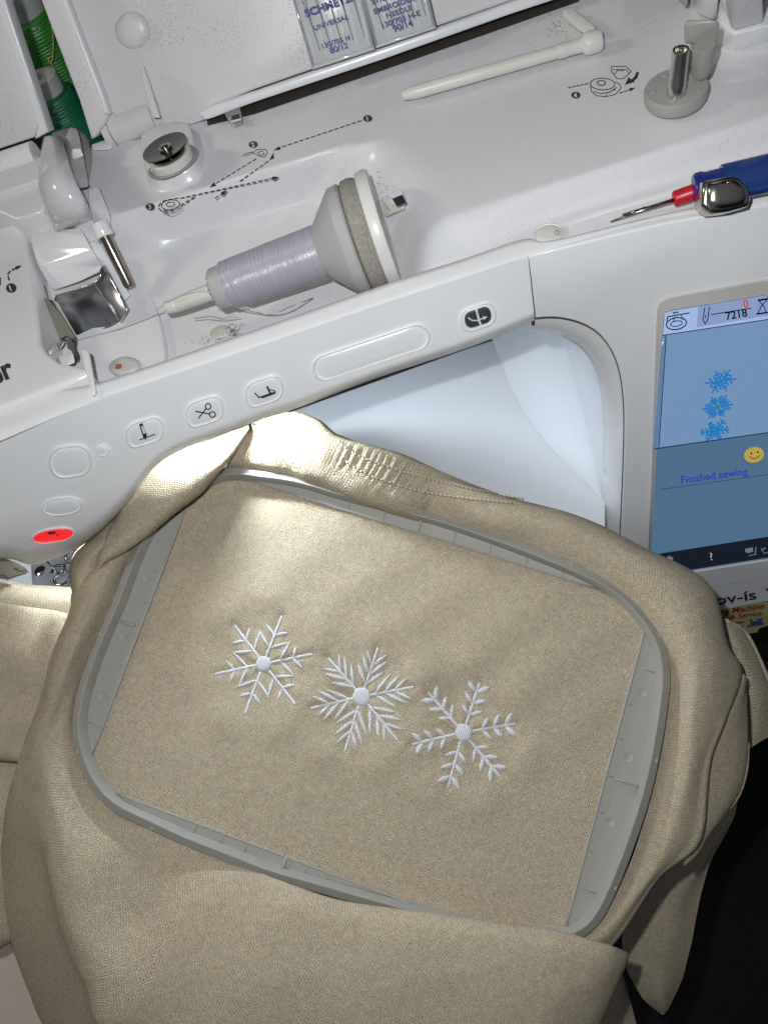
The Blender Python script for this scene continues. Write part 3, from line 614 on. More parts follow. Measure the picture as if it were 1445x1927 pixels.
symbol().line([(456, 294), (472, 290), (485, 281), (500, 281), (504, 289), (497, 296), (486, 293), (474, 286)], 1.3).line([(485, 287), (494, 284), (498, 291), (490, 292), (485, 287)], 1.3).line([(458, 290), (474, 286)], 1.2)
# bobbin winding symbol (4)
symbol().line(oval(1133, 158, 23, 11, 2), 1.6, True).line(oval(1131, 156, 8, 4.5, 0, 16), 1.8, True).line([(1111, 163), (1112, 172), (1122, 180), (1140, 182), (1158, 177), (1168, 166), (1165, 158), (1157, 154)], 1.6).line([(1116, 172), (1130, 176), (1146, 174), (1160, 164)], 1.4).line([(1139, 181), (1141, 175), (1158, 168)], 1.4)
symbol().dash([(1069, 165), (1107, 157)], 2.1, 5, 3)
symbol().dash([(1166, 175), (1184, 169)], 2.1, 5, 3).head((1182, 170), (1195, 165), 11, 7)
symbol().line([(1150, 125), (1178, 125), (1187, 135), (1172, 148), (1160, 148), (1150, 134), (1150, 125)], 1.5).line([(1152, 131), (1178, 131), (1183, 138)], 1.3).line([(1155, 140), (1162, 132), (1174, 133)], 1.3)
symbol().line([(1199, 137), (1196, 145), (1190, 151)], 5.5).poly([(1175, 160), (1182, 145), (1194, 154)])
for fl_ in Multi.L: fl_.build('printed_symbol', PRINT, mach)
for s, x, y in (('1', 692, 227.5), ('2', 477, 276.5), ('3', 283, 393.5), ('4', 1083, 183.5)):
    text('printed_numeral', s, (x-4, y+1), (x+4, y-1), PD.at, WTEXT, mach, .0002, bold=.02, height=9)

# ------------------------------------------------------------------ lid, hinges, ledge
Hl, Hr = atz(205, 268, DZ+.004), atz(1090, -22, DZ+.004)
ul = nrm(Hr-Hl); upl = np.array([0, math.sin(math.radians(27)), math.cos(math.radians(27))])
PL = Plane(Hl, np.cross(ul, upl))
lid = pplate('lid', [(206, 213), (196, 180), (150, 60), (104, -60), (1180, -330), (1180, -70), (1060, -30), (960, 2), (480, 168), (400, 200), (392, 224), (345, 240), (298, 252), (290, 240), (270, 205), (230, 222)], PL, 0, .006, LIDM, mach, .0015, 3)
rim = pplate('lid_rim', [(205, 214), (196, 182), (150, 62), (104, -60), (55, -60), (100, 60), (150, 190), (172, 262), (180, 258), (198, 232)], PL, .008, .012, LIDM, mach, .0015, 3)
pplate('lid_rim_lip', [(206, 214), (197, 186), (156, 80), (112, -40), (104, -40), (148, 82), (189, 188), (196, 216)], PL, .011, .006, CLEAN, mach, .0008, 2)
pplate('lid_ledge', [(372, 214), (395, 200), (480, 172), (720, 89), (960, 4), (1075, -36), (1078, -12), (962, 26), (720, 112), (480, 192), (400, 222), (386, 226)], PL, .012, .016, CLEAN, mach, .0015, 3)
Fg = [(396, 218), (480, 192), (720, 112), (962, 26), (962, 50), (720, 135), (480, 214), (399, 233)]
plate('rear_gap', [atz(x, y, DZ+.0003) for x, y in [(388, 214), (480, 190), (720, 108), (1080, -18), (1090, 2), (960, 48), (720, 132), (480, 214), (391, 236)]], (0, 0, 1), .0002, plain('gap_brown', (.05, .04, .032), .7), mach)
capsurf('lid_bump', oval(250, 57, 33, 36, -15), PL.at, 0, LIDM, mach, .0028)
hull('lid_fin', [PL.at(263, 126, .002), PL.at(272, 124, .002), PL.at(304, 216, .002), PL.at(286, 216, .002), PL.at(264, 126, .006), PL.at(272, 124, .006), PL.at(302, 222, .016), PL.at(288, 222, .016)], LIDM, mach, .0006, 2)
ha, hb = atz(206, 246, DZ+.006), atz(298, 214, DZ+.006); hd = nrm(hb-ha); hL = np.linalg.norm(hb-ha)
lathe('hinge', [(-.002, 0), (-.002, .0092), (hL*.07, .0092), (hL*.071, .0072), (hL*.095, .0072), (hL*.096, .0092), (hL*.3, .0092), (hL*.302, .0089), (hL*.66, .0089), (hL*.662, .0093), (hL*.92, .0093), (hL*.921, .0070), (hL*.955, .0070), (hL*.956, .0094), (hL*1.1, .0094), (hL*1.1, 0)], ha, hd, LIDM, mach, 40)
hull('hinge_foot', P3([(172, 272, .272), (200, 262, .272), (214, 275, .270), (206, 282, .270), (176, 284, .270), (174, 284, .262), (205, 280, .262)]), GLOSS, mach, .0006, 2)
# left lid
PL2 = Plane(atz(60, 292, DZ+.004), np.cross(ul, upl))
pplate('front_lid', [(-160, 330), (0, 280), (66, 258), (74, 232), (40, 120), (-5, -40), (-200, -40), (-200, 300)], PL2, 0, .006, LIDM, mach, .001, 2)
pplate('front_lid_rim', [(92, 248), (60, 150), (20, 30), (-8, -60), (-30, -60), (0, 30), (42, 150), (72, 236), (66, 262)], PL2, .007, .01, CLEAN, mach, .001, 2)
ha2, hb2 = atz(-40, 328, DZ+.006), atz(70, 291, DZ+.006); hd2 = nrm(hb2-ha2); h2 = np.linalg.norm(hb2-ha2)
lathe('hinge', [(0, 0), (0, .0075), (h2*.5, .0075), (h2*.502, .007), (h2*.52, .007), (h2*.522, .0075), (h2, .0075), (h2, 0)], ha2, hd2, CLEAN, mach, 36)

# ------------------------------------------------------------------ extra spool pin (rod) lying on deck
ra, rb = atz(757, 180, DZ+.006), atz(1140, 72, DZ+.006); rd = nrm(rb-ra); rL = np.linalg.norm(rb-ra); u_ = rL/398
lathe('auxiliary_spool_pin', [(0, 0), (0, 8*u_), (2*u_, 9*u_), (24*u_, 12.5*u_), (40*u_, 12.8*u_), (300*u_, 12*u_), (304*u_, 11*u_), (306*u_, 13.5*u_), (322*u_, 14*u_), (326*u_, 12.5*u_), (352*u_, 13.5*u_), (356*u_, 19*u_), (362*u_, 20.5*u_), (384*u_, 20.5*u_), (389*u_, 18*u_), (389*u_, 0)], ra, rd, CREAM, mach, 36)
hull('pin_hinge', P3([(1056, 20, .276), (1078, 14, .276), (1120, 48, .275), (1122, 62, .274), (1092, 62, .274), (1060, 34, .274), (1056, 24, .264), (1120, 60, .264)]), CREAM, mach, .0008, 2)
Fw = Flat(PD.at, .0004); Fw.poly([(1036, 42), (1050, 38), (1052, 50), (1066, 52), (1064, 58), (1044, 56)]); Fw.build('worn_patch', plain('chipped', (.75, .72, .68), .6), mach)
# bobbin winder
wc = atz(1272, 186, DZ+.0025); ws = np.linalg.norm(atz(1332, 186, DZ)-atz(1272, 186, DZ))/60
wz = np.array([0, 0, 1.])
wt = atz(1272, 163, DZ+.009)
base = lathe('winder_seat', [(-.0068, 0), (-.0068, 52*ws), (-.0062, 57*ws), (-.0045, 59.5*ws), (-.0012, 60*ws), (0, 57.5*ws), (0, 30*ws), (.0003, 14*ws), (.0003, 0)], wt, wz, GREYP, mach, 56)
for k in range(5):
    a = math.radians(30+72*k); lathe('seat_stud', [(0, 4.5*ws), (.0008, 4*ws), (.0008, 0)], wt+np.array([math.cos(a), math.sin(a), 0])*44*ws+[0, 0, -.0001], wz, GREYP, base, 12)
sp0 = atz(1271, 176, DZ+.0092); sh = .0195
lathe('winder_shaft', [(0, 0), (0, 18*ws), (sh*.28, 17.2*ws), (sh*.3, 16.2*ws), (sh*.97, 15.4*ws), (sh, 14.5*ws), (sh*.99, 11*ws), (sh*.9, 10*ws), (sh*.9, 0)], sp0, (.03, .03, 1), plain('shaft_chrome', (.72, .70, .66), .24, 1.), mach, 36)
tube('shaft_spring', [sp0+[0, 0, sh*.9], sp0+[.001, .0002, sh*1.04]], .0006, CHROME, mach, 6)
# winder lever (grey paddle)
LG = plain('lever_grey', (.30, .295, .275), .3)
hull('winder_lever', P3([(1286, 50, .300), (1292, 37, .302), (1348, 38, .302), (1353, 46, .300), (1348, 78, .292), (1340, 84, .291), (1288, 82, .293), (1290, 52, .289), (1350, 50, .289), (1344, 80, .283), (1292, 80, .283)]), LG, mach, .0018, 4)
lathe('winder_lever_cup', [(-.014, 0), (-.014, 15*ws), (-.012, 18.5*ws), (-.001, 19.5*ws), (0, 18*ws), (0, 0)], atz(1326, 84, .2925), (.02, -.05, 1), LG, mach, 36)
hull('winder_lever_arm', P3([(1286, 84, .288), (1304, 90, .288), (1300, 140, .272), (1292, 146, .272), (1318, 142, .273), (1318, 150, .2705), (1294, 150, .2705), (1290, 100, .28)]), GREYP, mach, .0008, 2)
lathe('winder_lever_seat', [(-.001, 0), (-.001, 30*ws), (.002, 30*ws), (.003, 27*ws), (.003, 0)], atz(1308, 142, DZ), wz, GREYP, mach, 36)
# carrying handle socket, upper right
hull('handle_socket', P3([(1350, 60, .270), (1352, 36, .280), (1375, 62, .280), (1384, 64, .280), (1470, 42, .280), (1470, -40, .280), (1350, -40, .280), (1346, 88, .267), (1376, 102, .267), (1480, 72, .267), (1480, -60, .267), (1340, -60, .267)]), GLOSS, mach, .0015, 3)
hull('handle_leg', P3([(1352, -10, .290), (1374, 50, .2815), (1381, 57, .2815), (1432, 42, .2815), (1436, 36, .2815), (1430, -60, .330), (1350, -60, .330), (1352, -40, .27), (1430, -40, .27)]), CLEAN, mach, .0015, 3)
hull('handle_cap', P3([(1318, -30, .285), (1324, 8, .280), (1330, 34, .272), (1348, 40, .272), (1350, 0, .290), (1350, -60, .30), (1310, -60, .29), (1300, 20, .266)]), GLOSS, mach, .002, 3)
hull('handle_fin', P3([(1270, -30, .29), (1276, -10, .285), (1293, 8, .280), (1290, 14, .278), (1275, 0, .268), (1284, -50, .29), (1300, -40, .28)]), GREYP, mach, .0006, 2)

# ------------------------------------------------------------------ spool stand in the recess
sa, sb = atz(311, 581, .2575), atz(697, 440, .2625); sd = nrm(sb-sa); mp = np.linalg.norm(sb-sa)/411
T = lambda t: t*mp
pin = lathe('spool_pin', [(T(0), 0), (T(0), T(9)), (T(3), T(12)), (T(22), T(14)), (T(24), T(13.2)), (T(26), T(14.5)), (T(110), T(16)), (T(130), T(16)), (T(130), 0)], sa, sd, CREAM, mach, 32)
disc = lathe('spool_backing_disc', [(T(416), 0), (T(416), T(99)), (T(418), T(103)), (T(432), T(106)), (T(439), T(103)), (T(439), 0)], sa, sd, plain('cream_disc', (.66, .655, .62), .35), mach, 72)
hull('spool_hinge', P3([(716, 372, .262), (738, 366, .264), (760, 378, .264), (762, 394, .262), (740, 400, .258), (724, 410, .252), (722, 376, .246), (760, 392, .246)]), CREAM, mach, .0008, 2)
hull('hinge_frame', P3([(728, 366, .2655), (750, 356, .268), (756, 358, .268), (766, 382, .2665), (760, 386, .2655), (732, 372, .2645), (735, 370, .25), (760, 385, .25)]), GLOSS, mach, .0004, 2)
Fz = Flat(HZ(.2675).at, .0018); Fz.poly([(738, 374), (757, 366), (764, 381), (746, 388)]); Fz.build('hinge_slot', DARK, mach)
felt = lathe('felt_pad', [(T(385), 0), (T(385), T(94)), (T(389), T(99)), (T(400), T(101)), (T(411), T(99)), (T(415.5), T(96)), (T(415.5), 0)], sa, sd, plain('felt', (.36, .34, .29), .95, bump=1., bscale=900, vary=.35), None, 72)
tag(felt, 'tan felt pad between grey spool flange and cream disc', 'felt pad')
spool = empty('thread_spool', sa+sd*T(230), 'lavender embroidery thread on grey flanged spool lying in the deck recess', 'thread spool')
lathe('core', [(T(104), 0), (T(104), T(24)), (T(105), T(38)), (T(108), T(40)), (T(131), T(41)), (T(314), T(46)), (T(318), T(50)), (T(360), T(93)), (T(364), T(96)), (T(380), T(98.5)), (T(384), T(95)), (T(384), 0)], sa, sd, plain('spool_grey', (.42, .415, .41), .42), spool, 64)
# wound thread: many turns as ridges
pr = [(T(129), T(41))]
for i in range(92):
    t = 130+i*2; pr += [(T(t), T(44.5+4*i/92)), (T(t+1), T(45+4*i/92+.4*random.random()))]
pr += [(T(315), T(44))]
thm, tN, tL, tb = newmat('lavender_thread'); tb.inputs['Roughness'].default_value = .30; tb.inputs['Specular IOR Level'].default_value = .8
tcx = tN.new('ShaderNodeTexCoord'); dt_ = tN.new('ShaderNodeVectorMath'); dt_.operation = 'DOT_PRODUCT'; dt_.inputs[1].default_value = tuple(sd); tL.new(tcx.outputs['Object'], dt_.inputs[0])
wn = tN.new('ShaderNodeTexNoise'); wn.inputs['Scale'].default_value = 160; tL.new(tcx.outputs['Object'], wn.inputs['Vector'])
ma = tN.new('ShaderNodeMath'); ma.operation = 'MULTIPLY_ADD'; ma.inputs[1].default_value = .0016; tL.new(wn.outputs['Fac'], ma.inputs[0]); tL.new(dt_.outputs['Value'], ma.inputs[2])
n1 = tN.new('ShaderNodeTexNoise'); n1.noise_dimensions = '1D'; n1.inputs['Scale'].default_value = 1600; n1.inputs['Detail'].default_value = 3; tL.new(ma.outputs[0], n1.inputs['W'])
n2 = tN.new('ShaderNodeTexNoise'); n2.noise_dimensions = '1D'; n2.inputs['Scale'].default_value = 190; n2.inputs['Detail'].default_value = 1; tL.new(ma.outputs[0], n2.inputs['W'])
ad1 = tN.new('ShaderNodeMath'); ad1.operation = 'MULTIPLY_ADD'; ad1.inputs[1].default_value = .2; tL.new(n2.outputs[0], ad1.inputs[0]); tL.new(n1.outputs[0], ad1.inputs[2])
cr = tN.new('ShaderNodeMapRange'); cr.inputs[1].default_value = .35; cr.inputs[2].default_value = .85; cr.inputs[3].default_value = .72; cr.inputs[4].default_value = 1.05; tL.new(ad1.outputs[0], cr.inputs[0])
cm = tN.new('ShaderNodeMix'); cm.data_type = 'RGBA'; cm.blend_type = 'MULTIPLY'; cm.inputs[0].default_value = 1; cm.inputs[6].default_value = (.44, .425, .49, 1); tL.new(cr.outputs[0], cm.inputs[7]); tL.new(cm.outputs[2], tb.inputs['Base Color'])
bt = tN.new('ShaderNodeBump'); bt.inputs['Strength'].default_value = .8; bt.inputs['Distance'].default_value = .0004; tL.new(ad1.outputs[0], bt.inputs['Height']); tL.new(bt.outputs['Normal'], tb.inputs['Normal'])

lathe('thread_winding', pr, sa, sd, thm, spool, 56, 180)
V = []; 
def ax(t, r, ang): 
    u, v, w = basis(sd); return sa+sd*T(t)+(u*math.cos(ang)+v*math.sin(ang))*T(r)
tip = plain('thread_pale', (.62, .6, .62), .5)
zz = lambda x, y, z: atz(x, y, z)
tube('thread_tail', [zz(583, 556, .250), zz(545, 582, .246), zz(507, 590, .246), zz(470, 580, .250), zz(425, 571, .258), zz(405, 555, .262), zz(385, 548, .2635), zz(350, 552, .264), zz(320, 565, .2625), zz(300, 580, .2575), zz(275, 594, .253), zz(245, 608, .249), zz(225, 618, .244), zz(200, 625, .2425), zz(165, 634, .2415), zz(140, 640, .2425), zz(124, 636, .2445)], .00028, tip, spool, 6, 120)
tube('thread_tail', [zz(445, 592, .247), zz(420, 598, .242), zz(395, 594, .240), zz(365, 598, .239)], .00025, tip, spool, 6, 40)
tube('thread_tail', [zz(450, 596, .246), zz(420, 602, .241), zz(390, 600, .239), zz(366, 603, .2385)], .00025, tip, spool, 6, 40)
tube('thread_tail', [zz(420, 573, .256), zz(470, 584, .249), zz(505, 588, .2455), zz(540, 572, .249), zz(583, 553, .253)], .00022, tip, spool, 6, 60)
V = []; Fq = []
for k in range(26):   # frayed paper edge around the pin
    a = k/26*2*math.pi; b_ = len(V); r0, r1 = 25, 31+4*random.random(); t0 = 103.4-3*random.random()
    V += [ax(104, r0-6, a), ax(104, r0-6, a+.2), ax(t0-2, r1, a+.17), ax(t0-2, r1, a+.04)]; Fq.append((b_, b_+1, b_+2, b_+3))
mesh('torn_label', V, Fq, plain('torn_paper', (.55, .48, .38), .9), spool, False)
lm = plain('lint_grey', (.16, .155, .15), .95)
V = []; Ff = []
lint = None
def fuzz(name, cx, cy, z, rx, ry, n, seed, parent):
    rnd = random.Random(seed); V, Fq = [], []
    for i in range(n):
        x, y = cx+rnd.gauss(0, rx/2), cy+rnd.gauss(0, ry/2); a = rnd.random()*6.28; L = rnd.uniform(2, 7); cv = rnd.uniform(-.5, .5); zz_ = z+rnd.uniform(.0002, .0014)
        pts = [(x+L*math.cos(a+cv*t)*(t-.5), y+L*math.sin(a+cv*t)*(t-.5)*.7) for t in np.linspace(0, 1, 4)]
        for (x0, y0), (x1, y1) in zip(pts[:-1], pts[1:]):
            d = np.array([x1-x0, y1-y0]); d = d/(np.linalg.norm(d)+1e-9)*.35; b_ = len(V)
            V += [atz(x0-d[1], y0+d[0], zz_), atz(x1-d[1], y1+d[0], zz_), atz(x1+d[1], y1-d[0], zz_), atz(x0+d[1], y0-d[0], zz_)]; Fq.append((b_, b_+1, b_+2, b_+3))
    o = mesh(name, V, Fq, lm, None, False); o['kind'] = 'stuff'; return o
o = fuzz('lint', 440, 626, floor_z(440, 626), 16, 14, 90, 3, None); o['label'] = 'grey lint tuft beside the round cap in the recess'; o['category'] = 'lint'
o = fuzz('lint', 405, 640, floor_z(405, 640), 55, 8, 46, 4, None); o['label'] = 'thin lint strands along the front of the recess'; o['category'] = 'lint'
o = fuzz('lint', 715, 372, .262, 24, 40, 60, 5, None); o['label'] = 'blue grey lint behind the cream spool disc'; o['category'] = 'lint'
o = fuzz('lint', 1048, 50, DZ, 22, 20, 36, 6, None); o['label'] = 'dark lint near the white spool rod hinge'; o['category'] = 'lint'
o = fuzz('lint', 1180, 415, RZ-.004, 60, 10, 40, 8, None); o['label'] = 'dust lint in the tool tray under the seam ripper'; o['category'] = 'lint'
rnd_ = random.Random(21); V, Fq = [], []
for i in range(330):
    x, y = rnd_.uniform(390, 1440), 0; y = rnd_.uniform(.08, 1)*(230-(x-400)*.02)+(400-x)*.20+20
    if x < 720 and y > 300: continue
    if y < 2 or y > 330: continue
    a = rnd_.random()*6.28; L = rnd_.uniform(1.5, 6); z_ = DZ+.00025; d = np.array([math.cos(a), math.sin(a)*.6])*L; q_ = np.array([-d[1], d[0]])/L*.45; b_ = len(V); c_ = np.array([x, y])
    V += [atz(*(c_-d-q_), z_), atz(*(c_+q_*3), z_), atz(*(c_+d), z_), atz(*(c_+q_*1.2), z_)]; Fq.append((b_, b_+1, b_+2, b_+3))
du = mesh('dust', V, Fq, plain('dust_grey', (.30, .295, .29), .95), None, False); du['kind'] = 'stuff'; du['label'] = 'grey dust fibres scattered over the white machine deck'; du['category'] = 'dust'
# ------------------------------------------------------------------ needle packs in the lid
def needle_pack(q, label, lines, needles):
    """q: corner pixels tl,tr,br,bl on the lid plane"""
    q = [np.array(p, float) for p in q]; at_ = PL.at
    def uv(u, v): return (q[0]*(1-u)+q[1]*u)*(1-v)+(q[3]*(1-u)+q[2]*u)*v
    root = empty('needle_pack', PL.at(*q[3], .004), label, 'needle case', 'clear needle cases in the lid')
    pplate('tray', [uv(.0, 0), uv(1, 0), uv(1, 1), uv(0, 1)], PL, .0165, .004, plain('case_tray', (.52, .52, .52), .25), root, .0006)
    for k in range(needles):
        u = .14+.74*k/(needles-1)
        p0, p1, p2 = PL.at(*uv(u, -.1), .0178), PL.at(*uv(u, .35), .0178), PL.at(*uv(u+.03, .88), .0178)
        nd = tube('needle', [p0, p0*.5+p1*.5, p1, p1*.85+p2*.15, p2], [.0011, .0011, .001, .00055, .0002], NEEDLE, root, 8)
    for k in range(needles+1):
        u = .06+.9*k/needles
        pplate('rib', [uv(u-.012, .55), uv(u+.012, .55), uv(u+.012, .97), uv(u-.012, .97)], PL, .0176, .0012, plain('case_rib', (.70, .70, .70), .15), root, .0002, 1)
    gm = plain('clear_case', (.9, .92, .94), .06, alpha=.10)
    pplate('cover', [uv(-.02, -.02), uv(1.02, -.02), uv(1.02, 1.02), uv(-.02, 1.02)], PL, .0205, .0013, gm, root, .0004)
    for (u0, u1) in ((-.03, .01), (.99, 1.03)):
        pplate('case_edge', [uv(u0, 0), uv(u1, 0), uv(u1, 1.02), uv(u0, 1.02)], PL, .0207, .004, plain('case_edge', (.34, .36, .39), .08, alpha=.8), root, .0004)
    pplate('case_edge', [uv(-.03, 1.), uv(1.03, 1.), uv(1.03, 1.035), uv(-.03, 1.035)], PL, .0207, .004, plain('case_edge2', (.62, .64, .66), .08, alpha=.8), root, .0004)
    for s, u0, u1, v, hs, bd in lines:
        text('lettering', s, uv(u0, v), uv(u1, v), PL.at, INK, root, .0209, hs=hs, bold=bd)
    return root
needle_pack([(538, -55), (656, -100), (701, 88), (590, 124)], 'clear needle case with blue print, left of the two in the lid',
    [('SCHMETZ', .10, .88, .51, .95, .045), ('UNIVERSAL', .17, .74, .665, .95, .018), ('130/705 H', .22, .68, .865, 1., .018), ('80/12', .32, .62, .935, 1., .02)], 5)
needle_pack([(660, -95), (772, -135), (816, 48), (709, 84)], 'clear needle case with blue print, right of the two in the lid',
    [('STICK-NADEL', .10, .88, .60, .9, .018), ('EMBROIDERY', .10, .88, .70, .95, .02), ('NEEDLE', .28, .72, .78, .95, .02), ('130/705 H-E', .17, .83, .86, .95, .02), ('90/14', .33, .67, .935, 1.05, .02)], 5)

# ------------------------------------------------------------------ green thread cones behind the lids
def cone(cx, cy, z, c, label, sc, capc):
    p = Plane((0, z, 0), (0, 1, 0)).at(cx, cy); r = empty('thread_cone', p-[0, 0, .075*sc], label, 'thread cone', 'green thread cones behind the machine')
    up = np.array([.0, .05, 1.]); up = nrm(up)
    pr = [(-.07*sc, 0), (-.07*sc, .024*sc)]
    for i in range(30):
        t = -.068+.056*i/30; rr_ = .0245-.0085*(i/30)**1.2; pr += [(t*sc, rr_*sc), ((t+.0009)*sc, (rr_+.0007)*sc)]
    pr += [(-.011*sc, .0125*sc), (-.011*sc, 0)]
    gm = stripes('cone_'+str(cx), c, .0022, 2, .38, .6, .45, .6, 'Object', jit=1.5)
    lathe('thread_winding', pr, p, up, gm, r, 40, 180)
    lathe('cap', [(-.0115*sc, 0), (-.0115*sc, .0115*sc), (-.004*sc, .0125*sc), (0, .0125*sc), (.0008*sc, .0115*sc), (.0008*sc, .0055*sc), (-.003*sc, .005*sc), (-.003*sc, 0)], p, up, plain('cone_cap_'+str(cx), capc, .4), r, 40)
    return r
cone(74, 146, .60, (.008, .20, .085), 'dark green thread cone with pale cap, nearer of the two', 1.08, (.5, .5, .5))
cone(22, -14, .66, (.03, .27, .02), 'bright green thread cone seen through gap, farther of the two', 1.45, (.45, .47, .45))
gy = tube('thread_tail', [Plane((0, .61, 0), (0, 1, 0)).at(*p) for p in ((97, 40), (101, 85), (97, 120), (91, 108), (106, 135))], .0004, plain('yellow_green', (.4, .38, .1), .5), None, 6, 40)
tag(gy, 'loose yellowish thread tail hanging from the farther green cone', 'thread')

# ------------------------------------------------------------------ lighter and seam ripper on the ledge
rip = empty('seam_ripper', atz(1260, 380, RZ-.003), 'seam ripper with red collar and forked steel tip under blue lighter', 'seam ripper')
z0 = RZ+.0005
tube('blade', [atz(1268, 376, z0+.0045), atz(1210, 395, z0+.002), atz(1148, 418, z0)], [.0009, .0010, .0004], GUNM, rip, 8)
tube('prong', [atz(1215, 391, z0+.0025), atz(1190, 399, z0+.002), atz(1170, 404, z0+.0012)], [.0007, .0007, .0004], GUNM, rip, 8)
ca, cb = atz(1267, 375, z0+.005), atz(1320, 356, z0+.007); cd = nrm(cb-ca); cs = np.linalg.norm(cb-ca)/56
lathe('collar', [(0, 4*cs), (-.0002, 13*cs), (1*cs, 15.5*cs), (3*cs, 16.5*cs), (54*cs, 16.5*cs), (54*cs, 0)], ca, cd, plain('red_plastic', (.45, .012, .025), .35), rip, 32)
lit = empty('lighter', atz(1380, 375, RZ), 'translucent blue pocket lighter with chrome hood on the machine ledge', 'lighter')
la, lb = atz(1316, 356, z0+.011), atz(1480, 318, z0+.013); ld = nrm(lb-la); lu = nrm(np.cross([0, 0, 1.], ld)); lw = np.cross(ld, lu); ls = np.linalg.norm(lb-la)/168
def lit_body(name, prof, mat, sq=.85, n=40):
    G = []
    for t, r in prof:
        G.append([la+ld*t*ls+lu*r*ls*math.cos(a)+lw*r*ls*sq*math.sin(a) for a in np.linspace(0, 2*math.pi, n, endpoint=False)])
    o = gridmesh(name, np.array(G), mat, lit, closed_v=True)
    bm = bmesh.new(); bm.from_mesh(o.data); bm.verts.ensure_lookup_table(); m_ = len(prof)
    bm.faces.new([bm.verts[k] for k in range(n)][::-1]); bm.faces.new([bm.verts[(m_-1)*n+k] for k in range(n)])
    bmesh.ops.recalc_face_normals(bm, faces=bm.faces); bm.to_mesh(o.data); bm.free(); return sharp(o, 40)
blue = plain('blue_plastic', (.012, .022, .17), .25)
lit_body('head', [(-12, 24), (-11, 33), (-6, 37), (4, 38), (12, 35), (40, 35), (48, 36), (48, 10)], blue)
lit_body('body', [(42, 30), (44, 40), (48, 42), (330, 42), (334, 40), (334, 10)], plain('blue_clear', (.035, .085, .32), .08, trans=.55, ior=1.4))
lit_body('fuel_tube', [(46, 18), (320, 18)], plain('navy', (.01, .02, .12), .3))
hood = [q_ for q_ in [(1322, 342), (1330, 338), (1376, 330), (1392, 334), (1410, 352), (1414, 372), (1408, 388), (1372, 398), (1340, 402), (1328, 396), (1318, 386), (1320, 360)]]
HP = Plane(la+ld*30*ls+RW@np.array([0, -.006, .010]), RW@np.array([-.12, -.25, 1.]))
HC = plain('hood_chrome', (.50, .46, .41), .2, 1., bump=.3, bscale=120)
pplate('hood', hood, HP, .0, .010, HC, lit, .0035, 6)
capsurf('hood_crown', [tuple(np.mean(hood, 0)+(np.array(p)-np.mean(hood, 0))*.80) for p in hood], HP.at, -.0002, HC, lit, .0022)
hv = capsurf('vent', oval(1339, 383, 10, 13, 10, 20), HP.at, .0014, BLACK, lit, .0003)
capsurf('rivet', oval(1372, 343, 6, 4, 0, 14), HP.at, .0012, GUNM, lit, .0003)

# ------------------------------------------------------------------ needle area, lower left
npl = pplate('needle_plate', [(58, 1045), (62, 1110), (170, 1110), (260, 1000), (160, 990)], HZ(BZ), .0008, .0006, plain('needle_plate', (.50, .56, .64), .25, .7, bump=.2, bscale=900), mach)
lathe('plate_screw', [(0, 12*.00036), (.0008, 12*.00036), (.0012, 10*.00036), (.0012, 0)], atz(77, 1075, BZ+.001), wz, CHROME, mach, 24)
fc = atz(118, 1088, BZ+.0105)
ringpts = [fc+np.array([math.cos(a)*.0062, math.sin(a)*.0052, 0]) for a in np.linspace(0, 2*math.pi, 28)]
foot = tube('presser_foot', ringpts, .0012, CHROME, mach, 8)
tube('foot_arm', [atz(120, 1080, BZ+.011), atz(128, 1055, BZ+.02), atz(126, 1043, BZ+.03), atz(150, 1030, BZ+.035)], .0012, CHROME, mach, 8, 20)
tube('foot_arm', [atz(98, 1078, BZ+.012), atz(104, 1066, BZ+.014), atz(122, 1064, BZ+.015)], .0011, GUNM, mach, 8, 14)
tube('needle', [atz(86, 1052, BZ+.03), atz(114, 1083, BZ+.009)], [.0009, .0007], CHROME, mach, 8)
tube('thread_guide', [atz(138, 1034, BZ+.035), atz(124, 1046, BZ+.032), atz(130, 1060, BZ+.03), atz(150, 1048, BZ+.03)], .0011, CHROME, mach, 8, 24)
hull('threader_cover', P3([(-60, 1030, .150), (0, 1046, .148), (30, 1062, .146), (58, 1074, .144), (54, 1080, .142), (15, 1093, .138), (0, 1090, .138), (-60, 1070, .14), (0, 1046, .158), (50, 1066, .152)]), plain('smoke_cover', (.34, .315, .29), .25), mach, .0008, 2)
HTC = Plane(atz(25, 1078, .1435), RW@np.array([.1, -.35, 1.])); tz = Flat(HZ(.1500).at, .003); 
tz.line([(0, 1083), (8, 1083), (16, 1089), (44, 1079), (45, 1076), (36, 1074)], 1.8).line([(26, 1071), (30, 1069), (32, 1073), (34, 1070)], 1.6); tz.build('printed_mark', BLACK, mach)

